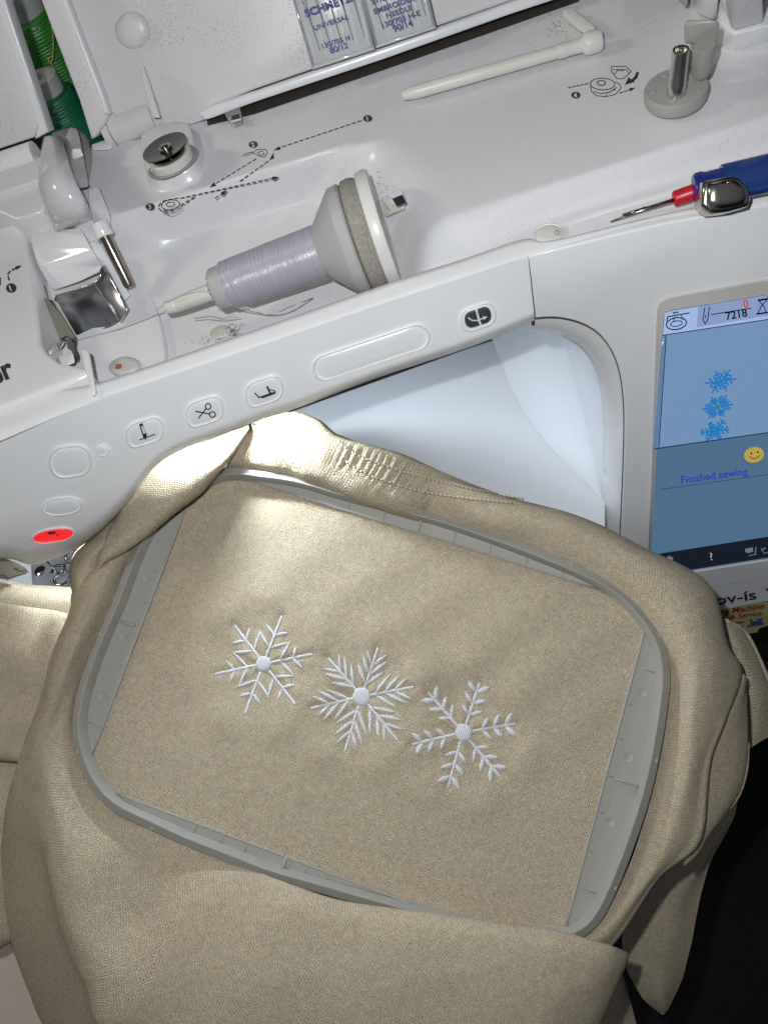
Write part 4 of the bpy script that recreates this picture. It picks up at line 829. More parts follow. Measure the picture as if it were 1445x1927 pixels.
# ------------------------------------------------------------------ hoop
h1 = RW@nrm(np.array([11258, -3396, 1450.])); h2 = RW@nrm(np.array([2714, 8146, -1450.])); hn = nrm(np.cross(h1, h2)); h2 = np.cross(hn, h1)
HO = CAM+ray(690, 1330)*.42; PH = Plane(HO, hn); hn = PH.n
def hp(x, y, h=0.): return PH.at(x, y, h)
def h2d(p): return np.array([(p-HO)@h1, (p-HO)@h2])
def h3(uv, h): return HO+h1*uv[0]+h2*uv[1]+hn*h
rpx_ = [(385, 892), (432, 879), (500, 884), (571, 896), (649, 919), (740, 943), (831, 968), (919, 997), (1023, 1036), (1100, 1068), (1150, 1094), (1187, 1122), (1224, 1164), (1247, 1203), (1258, 1242), (1261, 1285), (1255, 1338), (1243, 1413), (1226, 1490), (1204, 1562), (1178, 1634), (1151, 1697), (1128, 1737), (1098, 1764), (1055, 1778), (980, 1778), (900, 1764), (800, 1738), (700, 1710), (603, 1682), (512, 1656), (476, 1643), (408, 1616), (340, 1589), (272, 1557), (217, 1530), (181, 1498), (156, 1457), (140, 1407), (136, 1362), (144, 1308), (164, 1245), (188, 1184), (209, 1138), (229, 1085), (250, 1031), (285, 965), (330, 915)]
R2 = np.array([h2d(p) for p in crom([hp(x, y, .003) for x, y in rpx_], 220, True)])
tg = np.roll(R2, -1, 0)-np.roll(R2, 1, 0); tg /= np.linalg.norm(tg, axis=1)[:, None]
nin = np.stack([tg[:, 1], -tg[:, 0]], 1)
if ((R2.mean(0)-R2)*nin).sum() < 0: nin = -nin
hoop = empty('embroidery_hoop', HO-hn*.006, 'large grey plastic embroidery hoop clamping the beige sweatshirt', 'embroidery hoop')
prof = [(.0005, -.012), (0, -.004), (0, .0026), (.0005, .0034), (.0036, .0042), (.0041, .0050), (.0046, .0050), (.0050, .0040), (.0058, -.0026), (.0063, -.0040), (.0063, -.0065)]
def R_in(off): return R2+nin*off
rail = gridmesh('rail', np.array([[h3(p, h) for p in R_in(o_)] for o_, h in prof]), HOOPM, hoop, closed_v=True); sharp(rail, 50)
Rin = R_in(.0056)
def flange(pa, pb, ribs, ticks):
    a, b = h2d(hp(*pa, -.003)), h2d(hp(*pb, -.003)); d = (b-a)/np.linalg.norm(b-a); nv = np.array([-d[1], d[0]])
    if (a-R2.mean(0))@nv < 0: nv = -nv
    s = (Rin-a)@nv; idx = np.where(s > 0)[0]
    br = np.where(np.diff(idx) > 1)[0]
    if len(br): idx = np.concatenate([idx[br[0]+1:], idx[:br[0]+1]])
    arc = Rin[idx]; pts = [arc[0]-nv*s[idx[0]]*0]+list(arc)
    # chord ends on the line
    e0 = arc[0]-nv*((arc[0]-a)@nv); e1 = arc[-1]-nv*((arc[-1]-a)@nv)
    fl_ = plate('flange', [h3(p, -.0030) for p in [e0]+list(arc)+[e1]], hn, .003, HOOPM, hoop)
    L = np.linalg.norm(e1-e0); dd_ = (e1-e0)/L
    tube('flange_lip', [h3(e0+dd_*L*k/20+nv*.0004, -.0027) for k in range(21)], .0006, HOOPM, fl_, 6)
    def depth(p):   # how far the flange reaches at p along nv
        best = .0
        for A, B in zip(arc[:-1], arc[1:]):
            ta, tb = (A-p)@dd_, (B-p)@dd_
            if ta*tb <= 0 and abs(ta-tb) > 1e-9: w_ = ta/(ta-tb); best = max(best, ((A+(B-A)*w_)-p)@nv)
        return best
    for k in ribs:
        p = e0+dd_*L*k; D = depth(p)
        if D > .003:
            c0, c1 = p+nv*D*.28 if D > .012 else p+nv*.0004, p+nv*D
            plate('rib', [h3(c0-dd_*.0007, -.0008), h3(c1-dd_*.0007, -.0008), h3(c1+dd_*.0007, -.0008), h3(c0+dd_*.0007, -.0008)], hn, .003, HOOPM, fl_, .0003, 1)
    for k in ticks:
        p = e0+dd_*L*k; D = depth(p)
        if D < .002: continue
        e = p+nv*min(D*.9, .0038 if D > .012 else D)
        plate('tick', [h3(p-dd_*.0003, -.0025), h3(e-dd_*.0003, -.0025), h3(e+dd_*.0003, -.0025), h3(p+dd_*.0003, -.0025)], hn, .0012, HOOPM, fl_)
    for k in (.2, .42, .64, .84):
        p = e0+dd_*L*k; D = depth(p)
        if D > .013:
            cpt = p+nv*D*.52
            lathe('ejector_mark', [(-.0005, .0026), (.00008, .0026), (.00008, .0023), (.00002, .0022), (.00002, 0)], h3(cpt, -.003), hn, HOOPM, fl_, 24)
flange((360, 935), (178, 1415), [.47], [.1, .2, .32, .44, .56, .68, .8, .9])
flange((1210, 1188), (1062, 1745), [.50], [.12, .25, .37, .5, .62, .75, .87])
flange((490, 912), (1135, 1113), [.5], [.1, .2, .3, .4, .6, .7, .8, .9])
flange((232, 1496), (823, 1717), [.42], [.15, .28, .35, .55, .63, .72])
for k in range(14):
    i = int(k*220/14)+5
    lathe('ejector_mark', [(-.0006, .0012), (.0001, .0012), (.0001, .0009), (.00003, .0008), (.00003, 0)], h3(R_in(.0021)[i], .0037), hn, HOOPM, hoop, 16)

# ------------------------------------------------------------------ sweatshirt
BEIGE = (.47, .40, .287)
shirt = empty('sweatshirt', hp(700, 1400, -.02), 'beige knit sweatshirt with three white embroidered snowflakes draped around hoop', 'sweatshirt')
K1 = knit('knit_hooped', BEIGE, wale=.00165, rot=.95, bump=.8, contrast=.58, rib=.05)
K2 = knit('knit_body', BEIGE, wale=.00165, rot=0., bump=.8, contrast=.50, seed=.3, rib=.25)
K3 = knit('knit_rib', BEIGE, wale=.0019, rot=0., bump=1.0, contrast=.5, seed=.9, rib=.5)
# hooped panel
flk = [((495, 1249), [(440, 1176), (530, 1159), (588, 1231), (555, 1325), (461, 1343), (404, 1269)]), ((680, 1311), [(617, 1238), (712, 1218), (778, 1293), (747, 1392), (649, 1413), (585, 1333)]), ((872, 1379), [(805, 1302), (903, 1284), (971, 1362), (939, 1460), (843, 1482), (775, 1401)])]
HB = -.0042
FC = [h2d(hp(*c, HB)) for c, tp in flk]
ARM = [(h2d(hp(*c, HB)), h2d(hp(*t, HB))) for c, tp in flk for t in tp]
def hpan(P):
    P = np.atleast_2d(P); h = np.full(len(P), HB)
    for c2_ in FC:
        r = np.linalg.norm(P-c2_, axis=1); th_ = np.arctan2(P[:, 1]-c2_[1], P[:, 0]-c2_[0])
        h += -.0010*np.exp(-(r/.027)**4)*(1+.35*np.sin(th_*6+r*60)) + .0006*np.exp(-((r-.036)/.008)**2)*(1+.8*np.sin(th_*7+2))
    near = np.full(len(P), 1e9)
    for a_, b_ in ARM:
        ab = b_-a_; t_ = np.clip(((P-a_)@ab)/(ab@ab), .05, 1); near = np.minimum(near, np.linalg.norm(P-(a_+t_[:, None]*ab), axis=1))
    h += -.0008*np.exp(-(near/.0023)**2)
    return h+.0003*np.sin(P[:, 0]*70+P[:, 1]*40)+.0004*np.sin(P[:, 0]*160-P[:, 1]*120)*np.exp(-((P[:, 1]-.05)/.05)**2)
nu_, nv_ = 400, 300
ub = np.linspace(R2[:, 0].min(), R2[:, 0].max(), nu_); vb = np.linspace(R2[:, 1].min(), R2[:, 1].max(), nv_)
UU, VV = np.meshgrid(ub, vb); flat = np.stack([UU.ravel(), VV.ravel()], 1)
Gp = (HO+flat[:, :1]*h1+flat[:, 1:]*h2+hpan(flat)[:, None]*hn).reshape(nv_, nu_, 3)
# clip to ring by sliding outside vertices onto the ring
ins = inside(flat, R_in(.004))
hoopd = gridmesh('hooped_panel', Gp, K1, shirt)
bm = bmesh.new(); bm.from_mesh(hoopd.data); bm.verts.ensure_lookup_table()
bmesh.ops.delete(bm, geom=[bm.verts[i] for i in range(len(flat)) if not ins[i]], context='VERTS'); bm.to_mesh(hoopd.data); bm.free()

def patch(name, rows, nr, nc, mat, wr=0., wsc=40., seed=0, ripple=None):
    """cloth sheet through control rows of (px, py, height above hoop plane)"""
    ctl = [crom([hp(x, y, h) for x, y, h in r], nc) for r in rows]
    G = np.stack([crom([c_[j] for c_ in ctl], nr) for j in range(nc)], 1)
    if wr:
        rnd = np.random.RandomState(seed); ph = rnd.rand(6)*6.28; fr_ = rnd.uniform(.5, 1.6, 6)*wsc; an = rnd.rand(6)*3.14
        uvq = np.stack([(G-HO)@h1, (G-HO)@h2], 2); dsp = sum(np.sin((uvq[..., 0]*math.cos(a)+uvq[..., 1]*math.sin(a))*f*6.28/4+p) for a, f, p in zip(an, fr_, ph))
        an2 = rnd.rand(5)*3.14; fr2 = rnd.uniform(2.2, 4.5, 5)*wsc; ph2 = rnd.rand(5)*6.28
        warp = .004*np.sin(uvq[..., 0]*90+uvq[..., 1]*60)
        d2 = sum(np.sin(((uvq[..., 0]+warp)*math.cos(a)+uvq[..., 1]*math.sin(a))*f*6.28/4+p) for a, f, p in zip(an2, fr2, ph2))
        G = G+((dsp*wr/5)+(d2*np.abs(d2)*wr*.035))[..., None]*hn
    if ripple:
        per, amp, r0, r1, c0, c1 = ripple; rf_ = np.linspace(0, 1, nr)[:, None]; cf = np.linspace(0, 1, nc)[None]
        arc = np.concatenate([[0], np.cumsum(np.linalg.norm(np.diff(G[nr//2], axis=0), axis=1))])[None]
        win = lambda q, a, b: np.clip((q-a)/.07, 0, 1)*np.clip((b-q)/.07, 0, 1)
        ph = 2*math.pi*arc/per+1.3*np.sin(arc*300)+.8*np.sin(arc*130+1)
        G = G+(amp*(np.sin(ph)*(.7+.3*np.sin(arc*210))-.6)*win(rf_, r0, r1)*win(cf, c0, c1))[..., None]*hn
    return gridmesh(name, G, mat, shirt)
# right and upper-right body
patch('body_panel', [
  [(600, 925, -.006), (760, 975, -.006), (900, 1024, -.006), (1010, 1060, -.006), (1110, 1106, -.006), (1185, 1170, -.006), (1238, 1262, -.006), (1246, 1352, -.006), (1224, 1482, -.006), (1190, 1612, -.006), (1145, 1692, -.006), (1080, 1752, -.006), (1030, 1772, -0.006)],
  [(595, 905, .000), (760, 962, .000), (905, 1008, .000), (1015, 1044, .0), (1118, 1090, .0), (1200, 1158, .0), (1262, 1256, .0), (1266, 1354, .0), (1246, 1484, .0), (1212, 1616, .0), (1166, 1704, .0), (1110, 1765, .0), (1050, 1786, -0.003)],
  [(600, 870, .010), (770, 930, .008), (920, 980, .009), (1040, 1012, .010), (1150, 1062, .011), (1240, 1130, .012), (1300, 1235, .012), (1305, 1340, .010), (1288, 1480, .006), (1250, 1600, .003), (1195, 1690, .001), (1130, 1770, .000), (1062, 1798, -0.002)],
  [(600, 820, .012), (790, 895, .012), (935, 948, .012), (1075, 990, .013), (1190, 1042, .013), (1290, 1108, .012), (1345, 1215, .008), (1362, 1310, .002), (1322, 1440, .002), (1300, 1570, -.002), (1225, 1662, -.003), (1142, 1776, -.004), (1070, 1806, -0.006)],
  [(590, 800, .006), (800, 880, .004), (945, 932, .003), (1090, 972, .002), (1210, 1030, .001), (1330, 1098, -.004), (1368, 1212, -.008), (1394, 1275, -.012), (1341, 1420, -.004), (1318, 1580, -.008), (1240, 1650, -.009), (1150, 1782, -.010), (1078, 1812, -0.012)],
  [(590, 802, -.03), (800, 882, -.03), (945, 936, -.03), (1085, 978, -.03), (1200, 1034, -.03), (1320, 1100, -.035), (1360, 1212, -.04), (1380, 1280, -.045), (1332, 1420, -.04), (1305, 1575, -.04), (1230, 1652, -.04), (1140, 1782, -.03), (1065, 1815, -0.030)],
], 90, 220, K2, .0016, 30, 1)
# right side, falling away
patch('side_panel', [
  [(1300, 1320, -.02), (1320, 1380, -.012), (1318, 1450, -.010), (1305, 1540, -.014), (1285, 1630, -.016)],
  [(1392, 1268, -.018), (1372, 1340, -.012), (1348, 1430, -.012), (1335, 1520, -.016), (1308, 1610, -.02)],
  [(1402, 1300, -.024), (1398, 1390, -.022), (1385, 1470, -.022), (1362, 1528, -.024), (1325, 1585, -.026)],
  [(1404, 1310, -.03), (1408, 1395, -.032), (1404, 1450, -.034), (1386, 1502, -.036), (1332, 1570, -.04)],
  [(1396, 1310, -.06), (1400, 1400, -.06), (1396, 1450, -.06), (1376, 1502, -.06), (1320, 1570, -.06)],
], 50, 60, K2, .001, 60, 2)
hem1 = [hp(x, y, h) for x, y, h in [(1406, 1398, -.031), (1402, 1452, -.033), (1384, 1503, -.035), (1344, 1546, -.036), (1319, 1582, -.037)]]
tube('hem', hem1, .0012, K2, shirt, 8, 40)
patch('hanging_panel', [
  [(1230, 1600, -0.135), (1300, 1560, -0.135), (1390, 1490, -0.135)],
  [(1212, 1668, -0.140), (1290, 1650, -0.137), (1384, 1535, -0.140)],
  [(1180, 1720, -0.147), (1265, 1720, -0.141), (1333, 1634, -0.147)],
  [(1172, 1800, -0.155), (1245, 1790, -0.145), (1296, 1790, -0.155)],
  [(1204, 1872, -0.165), (1245, 1860, -0.155), (1283, 1842, -0.165)],
  [(1238, 1905, -0.173), (1247, 1909, -0.170), (1256, 1900, -0.173)],
], 70, 50, K2, .003, 30, 3)
patch('hanging_panel', [
  [(1120, 1800, -0.160), (1165, 1830, -0.165), (1178, 1850, -0.175)],
  [(1110, 1870, -0.170), (1160, 1880, -0.170), (1190, 1900, -0.180)],
  [(1100, 1990, -0.185), (1160, 1990, -0.185), (1215, 1990, -0.195)],
], 30, 30, K2, .002, 40, 4)
# cuff at the far right
patch('cuff', [
  [(1330, 1150, -0.060), (1350, 1230, -0.065), (1385, 1330, -0.075), (1400, 1420, -0.080)],
  [(1362, 1172, -0.052), (1390, 1240, -0.056), (1418, 1330, -0.064), (1420, 1402, -0.075)],
  [(1385, 1180, -0.056), (1415, 1245, -0.060), (1440, 1310, -0.066), (1448, 1385, -0.078)],
  [(1400, 1188, -0.066), (1428, 1240, -0.070), (1455, 1305, -0.076), (1475, 1370, -0.085)],
  [(1392, 1192, -0.090), (1420, 1245, -0.090), (1447, 1305, -0.090), (1465, 1370, -0.100)],
], 50, 60, K3, .0008, 60, 5)
tube('hem', [hp(x, y, h) for x, y, h in [(1364, 1168, -0.054), (1400, 1190, -0.064), (1427, 1240, -0.068), (1452, 1303, -0.074), (1470, 1370, -0.083)]], .0016, K3, shirt, 8, 40)
# left body and lower front fold: one sheet running round the hoop
cols = [
 [(292, 985, -.008), (280, 995, -.002), (255, 1010, .002), (232, 1022, .002), (212, 1035, .0), (192, 1050, -.006), (176, 1065, -.014), (180, 1070, -.035)],
 [(250, 1055, -.006), (236, 1065, .0), (210, 1075, .006), (186, 1083, .007), (165, 1092, .005), (146, 1106, -.002), (138, 1112, -.012), (140, 1114, -.035)],
 [(222, 1140, -.006), (204, 1140, .0), (178, 1145, .007), (160, 1149, .007), (146, 1151, .005), (136, 1152, -.004), (132, 1152, -.012), (136, 1160, -.035)],
 [(180, 1230, -.006), (162, 1232, .0), (138, 1230, .008), (122, 1230, .007), (110, 1230, .004), (102, 1230, -.004), (98, 1230, -.012), (104, 1232, -.035)],
 [(150, 1300, -.006), (134, 1305, .0), (112, 1308, .005), (98, 1312, .005), (88, 1315, .003), (80, 1318, -.004), (75, 1320, -.012), (82, 1320, -.035)],
 [(140, 1370, -.006), (124, 1375, .0), (96, 1382, .002), (80, 1390, .003), (66, 1396, .0), (54, 1400, -.006), (44, 1405, -.014), (54, 1408, -.04)],
 [(158, 1424, -.006), (136, 1436, .0), (98, 1458, .006), (82, 1468, .005), (66, 1474, .0), (46, 1480, -.008), (18, 1488, -.018), (26, 1490, -.045)],
 [(180, 1468, -.006), (154, 1486, .0), (116, 1530, .009), (94, 1545, .008), (76, 1552, .003), (54, 1556, -.008), (6, 1560, -.034), (14, 1562, -.08)],
 [(204, 1500, -.006), (176, 1522, .0), (138, 1600, .010), (112, 1632, .009), (94, 1640, .004), (76, 1644, -.010), (2, 1655, -.048), (12, 1655, -.09)],
 [(234, 1530, -.006), (210, 1552, .0), (166, 1650, .010), (134, 1712, .010), (112, 1722, .004), (95, 1728, -.011), (12, 1735, -.055), (22, 1735, -.09)],
 [(285, 1542, -.008), (262, 1570, .0), (212, 1670, .004), (166, 1770, .010), (134, 1784, .004), (116, 1790, -.012), (34, 1795, -.058), (44, 1795, -.09)],
 [(346, 1570, -.009), (325, 1590, .0), (258, 1722, .001), (212, 1830, .009), (163, 1850, .004), (146, 1856, -.013), (60, 1865, -.060), (70, 1865, -.09)],
 [(412, 1600, -.010), (398, 1616, .001), (348, 1720, .008), (280, 1860, .010), (206, 1935, .004), (186, 1942, -.014), (100, 1950, -.062), (108, 1950, -.09)],
 [(480, 1672, -.002), (480, 1640, .004), (472, 1702, .010), (440, 1790, .014), (380, 1900, .013), (310, 2000, .006), (230, 2060, -.01), (200, 2080, -.04)],
 [(560, 1690, .004), (560, 1669, .0078), (556, 1702, .0145), (555, 1770, .017), (550, 1850, .018), (540, 1940, .015), (520, 2030, .008), (510, 2080, -.01)],
 [(640, 1712, .005), (640, 1694, .0088), (640, 1724, .0155), (645, 1790, .018), (650, 1860, .019), (650, 1945, .017), (650, 2030, .010), (650, 2080, -.01)],
 [(740, 1728, .006), (740, 1709, .0096), (740, 1738, .016), (742, 1800, .019), (744, 1866, .020), (744, 1948, .017), (744, 2030, .010), (744, 2080, -.01)],
 [(840, 1741, .006), (840, 1721, .010), (840, 1750, .0165), (840, 1812, .0185), (840, 1872, .018), (840, 1950, .016), (840, 2030, .010), (840, 2080, -.01)],
 [(950, 1757, .006), (950, 1737, .010), (948, 1766, .0165), (945, 1826, .019), (940, 1882, .019), (930, 1950, .016), (925, 2030, .009), (925, 2080, -.01)],
 [(1050, 1772, .006), (1055, 1752, .010), (1050, 1782, .016), (1042, 1838, .017), (1030, 1890, .016), (1015, 1950, .013), (1000, 2030, .006), (1000, 2080, -.01)],
 [(1120, 1792, .002), (1136, 1775, .007), (1136, 1796, .012), (1118, 1848, .012), (1100, 1898, .009), (1082, 1950, .005), (1060, 2030, -.002), (1060, 2080, -.02)],
 [(1135, 1806, -.006), (1166, 1786, .000), (1170, 1806, .004), (1152, 1852, .002), (1132, 1900, .0), (1112, 1950, -.004), (1085, 2030, -.010), (1085, 2080, -.03)],
 [(1130, 1815, -.02), (1178, 1792, -.010), (1181, 1808, -.008), (1162, 1853, -.010), (1142, 1900, -.012), (1122, 1950, -.016), (1095, 2030, -.022), (1095, 2080, -.04)],
 [(1125, 1815, -.04), (1172, 1796, -.03), (1174, 1810, -.03), (1156, 1853, -.03), (1136, 1900, -.03), (1116, 1950, -.035), (1090, 2030, -.04), (1090, 2080, -.05)],
]
patch('body_panel', [list(r) for r in zip(*cols)], 120, 330, K2, .0012, 28, 6)
# back sleeve, far left
patch('sleeve', [
  [(-120, 1120, -.04), (-40, 1125, -.035), (40, 1140, -.03), (110, 1150, -.03), (150, 1160, -.032)],
  [(-120, 1150, -.026), (-40, 1146, -.024), (40, 1150, -.022), (105, 1158, -.024), (150, 1180, -.028)],
  [(-120, 1250, -.022), (-40, 1240, -.018), (30, 1230, -.017), (85, 1232, -.020), (130, 1250, -.028)],
  [(-120, 1340, -.024), (-40, 1325, -.021), (20, 1310, -.023), (62, 1318, -.022), (110, 1340, -.030)],
  [(-120, 1400, -.028), (-40, 1400, -.027), (5, 1405, -.026), (36, 1418, -.026), (80, 1420, -.034)],
  [(-120, 1428, -.034), (-40, 1430, -.034), (5, 1433, -.034), (38, 1436, -.034), (80, 1440, -.040)],
  [(-120, 1415, -.05), (-40, 1418, -.05), (5, 1422, -.05), (36, 1428, -.05), (80, 1432, -.05)],
], 60, 70, K2, .0022, 40, 9)
patch('sleeve', [
  [(-120, 1420, -.045), (-20, 1425, -.045), (60, 1430, -.045), (110, 1440, -.045)],
  [(-120, 1520, -.045), (-20, 1520, -.042), (40, 1520, -.045), (90, 1530, -.05)],
  [(-120, 1640, -.05), (-20, 1660, -.045), (20, 1680, -.05), (60, 1700, -.055)],
  [(-120, 1780, -.055), (-20, 1782, -.055), (18, 1768, -.055), (60, 1760, -.06)],
  [(-120, 1800, -.08), (-20, 1790, -.08), (20, 1775, -.08), (60, 1765, -.08)],
], 40, 40, K2, .001, 40, 10)
# bright cloth under the lamp
patch('back_panel', [
  [(-120, 1090, -.055), (0, 1092, -.052), (60, 1100, -.050), (120, 1104, -.050), (180, 1110, -.05)],
  [(-120, 1100, -.046), (0, 1100, -.043), (60, 1108, -.041), (120, 1112, -.041), (180, 1116, -.043)],
  [(-120, 1124, -.042), (0, 1124, -.039), (60, 1130, -.037), (120, 1130, -.037), (180, 1134, -.039)],
  [(-120, 1160, -.045), (0, 1162, -.042), (60, 1170, -.040), (120, 1170, -.040), (180, 1170, -.042)],
], 30, 50, K2, .0006, 60, 11)
# sleeve fold against the head
patch('sleeve_fold', [
  [(466, 796, -.004), (452, 800, -.004), (400, 826, -.004), (340, 842, -.004), (290, 868, -.004), (252, 900, -.002), (238, 930, .0), (214, 976, .0), (196, 1010, .0), (182, 1050, .0), (180, 1085, -.004)],
  [(468, 796, .006), (452, 800, .008), (402, 828, .012), (345, 846, .014), (295, 872, .016), (258, 905, .017), (243, 936, .017), (220, 980, .014), (200, 1015, .010), (184, 1052, .006), (182, 1086, .0)],
  [(468, 805, .012), (456, 815, .015), (412, 845, .021), (360, 872, .025), (315, 900, .027), (282, 932, .027), (262, 958, .024), (236, 1000, .019), (212, 1028, .014), (190, 1060, .009), (184, 1086, .002)],
  [(467, 812, .012), (456, 828, .015), (424, 868, .022), (385, 902, .025), (345, 934, .026), (310, 962, .025), (284, 984, .022), (250, 1015, .017), (218, 1042, .012), (194, 1064, .007), (185, 1088, .001)],
  [(465, 818, .006), (450, 842, .008), (418, 884, .010), (377, 931, .012), (327, 969, .013), (284, 1005, .012), (250, 1030, .010), (222, 1048, .007), (200, 1060, .004), (186, 1074, .001), (182, 1090, -.003)],
  [(462, 816, -.002), (446, 838, -.002), (412, 880, -.002), (370, 926, -.002), (320, 964, -.002), (278, 1000, -.002), (244, 1024, -.002), (218, 1044, -.003), (196, 1056, -.004), (184, 1072, -.004), (180, 1090, -.006)],
], 70, 160, K2, .0008, 60, 12)
patch('sleeve_fold', [
  [(236, 930, -.006), (205, 975, -.008), (182, 1003, -.010), (158, 1024, -.012), (142, 1038, -.014), (131, 1062, -.016), (130, 1090, -.016), (137, 1118, -.014)],
  [(238, 934, .004), (210, 978, .004), (186, 1007, .002), (162, 1028, .0), (147, 1042, -.003), (136, 1065, -.004), (135, 1090, -.005), (140, 1118, -.006)],
  [(240, 945, .009), (222, 990, .010), (200, 1018, .009), (178, 1036, .007), (162, 1052, .005), (152, 1072, .003), (148, 1095, .002), (150, 1120, .0)],
  [(242, 960, .006), (228, 1005, .006), (208, 1032, .005), (190, 1046, .004), (178, 1062, .002), (172, 1080, .001), (170, 1100, .0), (172, 1122, -.002)],
  [(244, 975, -.004), (234, 1015, -.004), (216, 1042, -.004), (200, 1056, -.004), (190, 1072, -.004), (186, 1088, -.004), (185, 1106, -.004), (186, 1125, -.005)],
], 50, 90, K2, .0008, 60, 13)
# waistband roll along the top of the hoop
patch('waistband', [
  [(430, 900, -.006), (520, 912, -.006), (620, 940, -.006), (700, 958, -.006), (800, 990, -.008), (900, 1015, -.012)],
  [(425, 885, -.002), (520, 895, .0), (615, 922, .003), (690, 946, .007), (770, 962, .007), (830, 968, -.002)],
  [(430, 868, .006), (525, 878, .008), (612, 900, .012), (690, 925, .014), (770, 940, .013), (850, 950, .002)],
  [(440, 840, .008), (535, 845, .012), (625, 868, .016), (705, 890, .018), (785, 908, .015), (880, 930, .004)],
  [(455, 805, .006), (545, 805, .012), (640, 832, .016), (720, 855, .018), (800, 880, .014), (900, 918, .004)],
  [(468, 790, .0), (548, 776, .004), (600, 790, .008), (640, 821, .008), (700, 838, .010), (760, 855, .010), (830, 886, .006), (910, 920, -.004)],
  [(470, 792, -.02), (548, 780, -.02), (640, 826, -.02), (760, 860, -.02), (830, 890, -.02), (910, 924, -.02)],
], 110, 300, K3, .0014, 60, 14, (.0044, .0007, .36, .58, .42, .98))
from mathutils.bvhtree import BVHTree
trees = []
for o in shirt.children:
    if o.name.split('.')[0] in ('waistband', 'body_panel'):
        trees.append(BVHTree.FromPolygons([tuple(v.co) for v in o.data.vertices], [tuple(p.vertices) for p in o.data.polygons]))
def on_cloth(x, y, lift=.0):
    d = ray(x, y); best = None
    for t_ in trees:
        hit, n_, _, dist = t_.ray_cast(Vector(CAM), Vector(d))
        if hit is not None and (best is None or dist < best[1]): best = (np.array(hit), dist)
    return (best[0] if best else hp(x, y, .01))-d*lift
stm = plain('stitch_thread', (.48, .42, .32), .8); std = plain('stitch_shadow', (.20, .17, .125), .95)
def stitches(path, n, L, r):
    px_ = crom([(x, y, 0) for x, y in path], n+1)[:, :2]; V = []; Fq = []
    P = np.array([on_cloth(x, y, .0006) for x, y in px_])
    tube('seam_shade_line', [on_cloth(x, y+1.5, .00005) for x, y in px_], .00035, std, shirt, 6)  # thin dark tube drawn as the shadow line beside the stitches
    for i in range(n):
        a, b_ = P[i], P[i]+(P[i+1]-P[i])*L; d = nrm(b_-a); s_ = nrm(np.cross(hn, d)); k = len(V)
        for p, w_ in ((a, .5), (a*.5+b_*.5, 1.), (b_, .5)):
            V += [p-s_*r*w_, p+hn*r*1.1*w_, p+s_*r*w_]
        for j in range(2):
            for m_ in range(2): Fq.append((k+j*3+m_, k+j*3+m_+1, k+(j+1)*3+m_+1, k+(j+1)*3+m_))
    mesh('seam_stitching', V, Fq, stm, shirt)
sA = [(636, 830), (662, 850), (700, 868), (760, 888), (820, 904), (880, 918), (940, 930), (985, 938)]
sB = [(650, 868), (690, 892), (735, 908), (790, 924), (850, 934), (910, 941), (965, 946)]
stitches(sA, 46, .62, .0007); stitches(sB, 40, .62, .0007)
# embroidery
EMB = stripes('white_embroidery', (.74, .75, .78), .0009, 0, .4, .9, .36, .5, 'UV', .1, 1.2)
def ridge(V, Fq, UV, a, b_, w0, w1, w2, hgt, h0):
    """raised satin bar: a,b in hoop coordinates; widths at start, middle, end"""
    d = b_-a; L = np.linalg.norm(d); d = d/L; s_ = np.array([-d[1], d[0]]); n = 13; k = len(V)
    for i in range(n):
        t = i/(n-1); w_ = (w0*(1-t)*(1-2*t)+w1*4*t*(1-t)+w2*t*(2*t-1)); p = a+d*L*t
        jt = random.uniform(-.06, .06)*w1
        hb_ = float(hpan(p)[0])
        for c_, hh in ((-1, -.35), (-.85, .6), (0, .9), (.85, .6), (1, -.35)):
            V.append(h3(p+s_*(c_*w_+jt), hb_+hgt*hh*(1 if 0 < i < n-1 else .6))); UV.append((t*L, c_*w_))
    for i in range(n-1):
        for m_ in range(4): Fq.append((k+i*5+m_, k+i*5+m_+1, k+(i+1)*5+m_+1, k+(i+1)*5+m_))
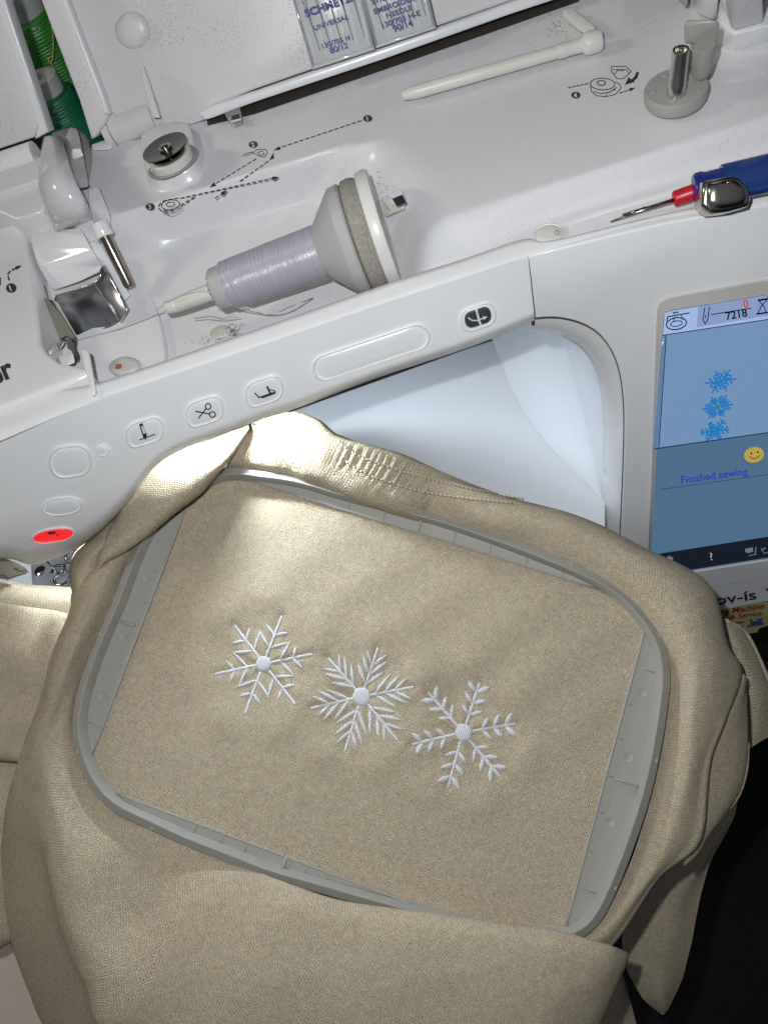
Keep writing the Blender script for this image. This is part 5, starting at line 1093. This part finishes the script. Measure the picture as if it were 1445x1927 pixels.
def flake(c, tips, kind, wid, hubr, label):
    cc_ = h2d(hp(*c, HB)); root = bpy.data.objects.new('snowflake_embroidery', None)
    h0 = float(hpan(cc_)[0])
    def uvmesh(name, V, Fq, UV, par):
        o = mesh(name, V, Fq, EMB, par); l = o.data.uv_layers.new(name='UVMap')
        for lp in o.data.loops: l.data[lp.index].uv = UV[lp.vertex_index]
        return o
    V, Fq, UV = [], [], []
    n = 28; h0h = h0
    for j, (rr_, hh) in enumerate(((1, -.0002), (.93, .0004), (.7, .0007), (.35, .0008), (.01, .0008))):
        for k in range(n):
            a = 2*math.pi*k/n; p = cc_+np.array([math.cos(a), math.sin(a)])*hubr*rr_; V.append(h3(p, h0h+hh)); UV.append((p[0], p[1]))
    for j in range(4):
        for k in range(n): Fq.append((j*n+k, j*n+(k+1) % n, (j+1)*n+(k+1) % n, (j+1)*n+k))
    part = uvmesh('snowflake_embroidery', V, Fq, UV, shirt); part['label'] = label
    for t in tips:
        V, Fq, UV = [], [], []
        e = h2d(hp(*t, HB)); d = e-cc_; L = np.linalg.norm(d); d = d/L; s_ = np.array([-d[1], d[0]])
        ridge(V, Fq, UV, cc_+d*hubr*.8, e, wid*.8, wid, wid*.9, .0006, 0)
        for f, ln, an, w_, back in kind:
            for sg in (-1, 1):
                b0 = cc_+d*L*f+s_*sg*wid*.5; an2 = an+random.uniform(-.06, .06); ln2 = ln*random.uniform(.92, 1.06)
                b1 = b0+(d*math.cos(an2)+s_*sg*math.sin(an2))*L*ln2; ridge(V, Fq, UV, b0, b1, wid*.3, w_, wid*.12, .0005, 0)
        uvmesh('branch', V, Fq, UV, part)
    return part
flake(*flk[0], [(.60, .25, 1.0, .0009, 0), (.34, .40, .92, .0009, 0)], .00092, .0043, 'white snowflake nearest the lamp, with single paired barbs')
flake(*flk[1], [(.26, .44, .66, .0010, 0), (.45, .42, .64, .0010, 0), (.64, .32, .6, .0008, 0)], .00085, .0050, 'middle white snowflake with long feathery barbs')
flake(*flk[2], [(.36, .23, .92, .0010, 0), (.58, .24, .92, .0012, 0), (.80, .25, .86, .0014, 0)], .00092, .0046, 'white snowflake at lower right, with leaf shaped barbs')

# ------------------------------------------------------------------ table under the machine and board at the left
desk = mesh('desk', [], [], None)
bpy.data.objects.remove(desk)
dk = plate('desk', [(-.7, .235, .0), (.8, .235, .0), (.8, .95, .0), (-.7, .95, .0)], (0, 0, 1), .03, plain('desk_dark', (.03, .028, .03), .5), None, .002)
tag(dk, 'dark desk under the embroidery machine', 'desk')
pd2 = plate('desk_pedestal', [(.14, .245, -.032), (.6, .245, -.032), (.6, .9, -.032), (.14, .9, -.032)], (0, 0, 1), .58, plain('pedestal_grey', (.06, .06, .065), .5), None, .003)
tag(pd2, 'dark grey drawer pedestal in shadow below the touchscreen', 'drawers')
PB = HZ(-.03)
bd = plate('board', [PB.at(x, y) for x, y in [(-200, 1690), (40, 1690), (140, 1990), (160, 2100), (-200, 2100)]], (0, 0, 1), .02, plain('beige_board', (.50, .42, .36), .6, vary=.08, bscale=14), None, .002)
tag(bd, 'pinkish beige board below the sweatshirt at lower left', 'board')
# ------------------------------------------------------------------ machine LED under the head
Lp = headpt(395, 822)+np.array([.0, .034, -.004])
lamp('machine_led', 'SPOT', Lp, 3.2, (.80, .90, 1.0), .010, Lp+np.array([.0, -.010, -.05]), 172, .6)
L2p = headpt(120, 1030)+np.array([.0, .022, -.012])
lamp('needle_led', 'SPOT', L2p, 2.2, (.84, .93, 1.0), .006, L2p+np.array([-.035, -.004, -.05]), 150, .6)
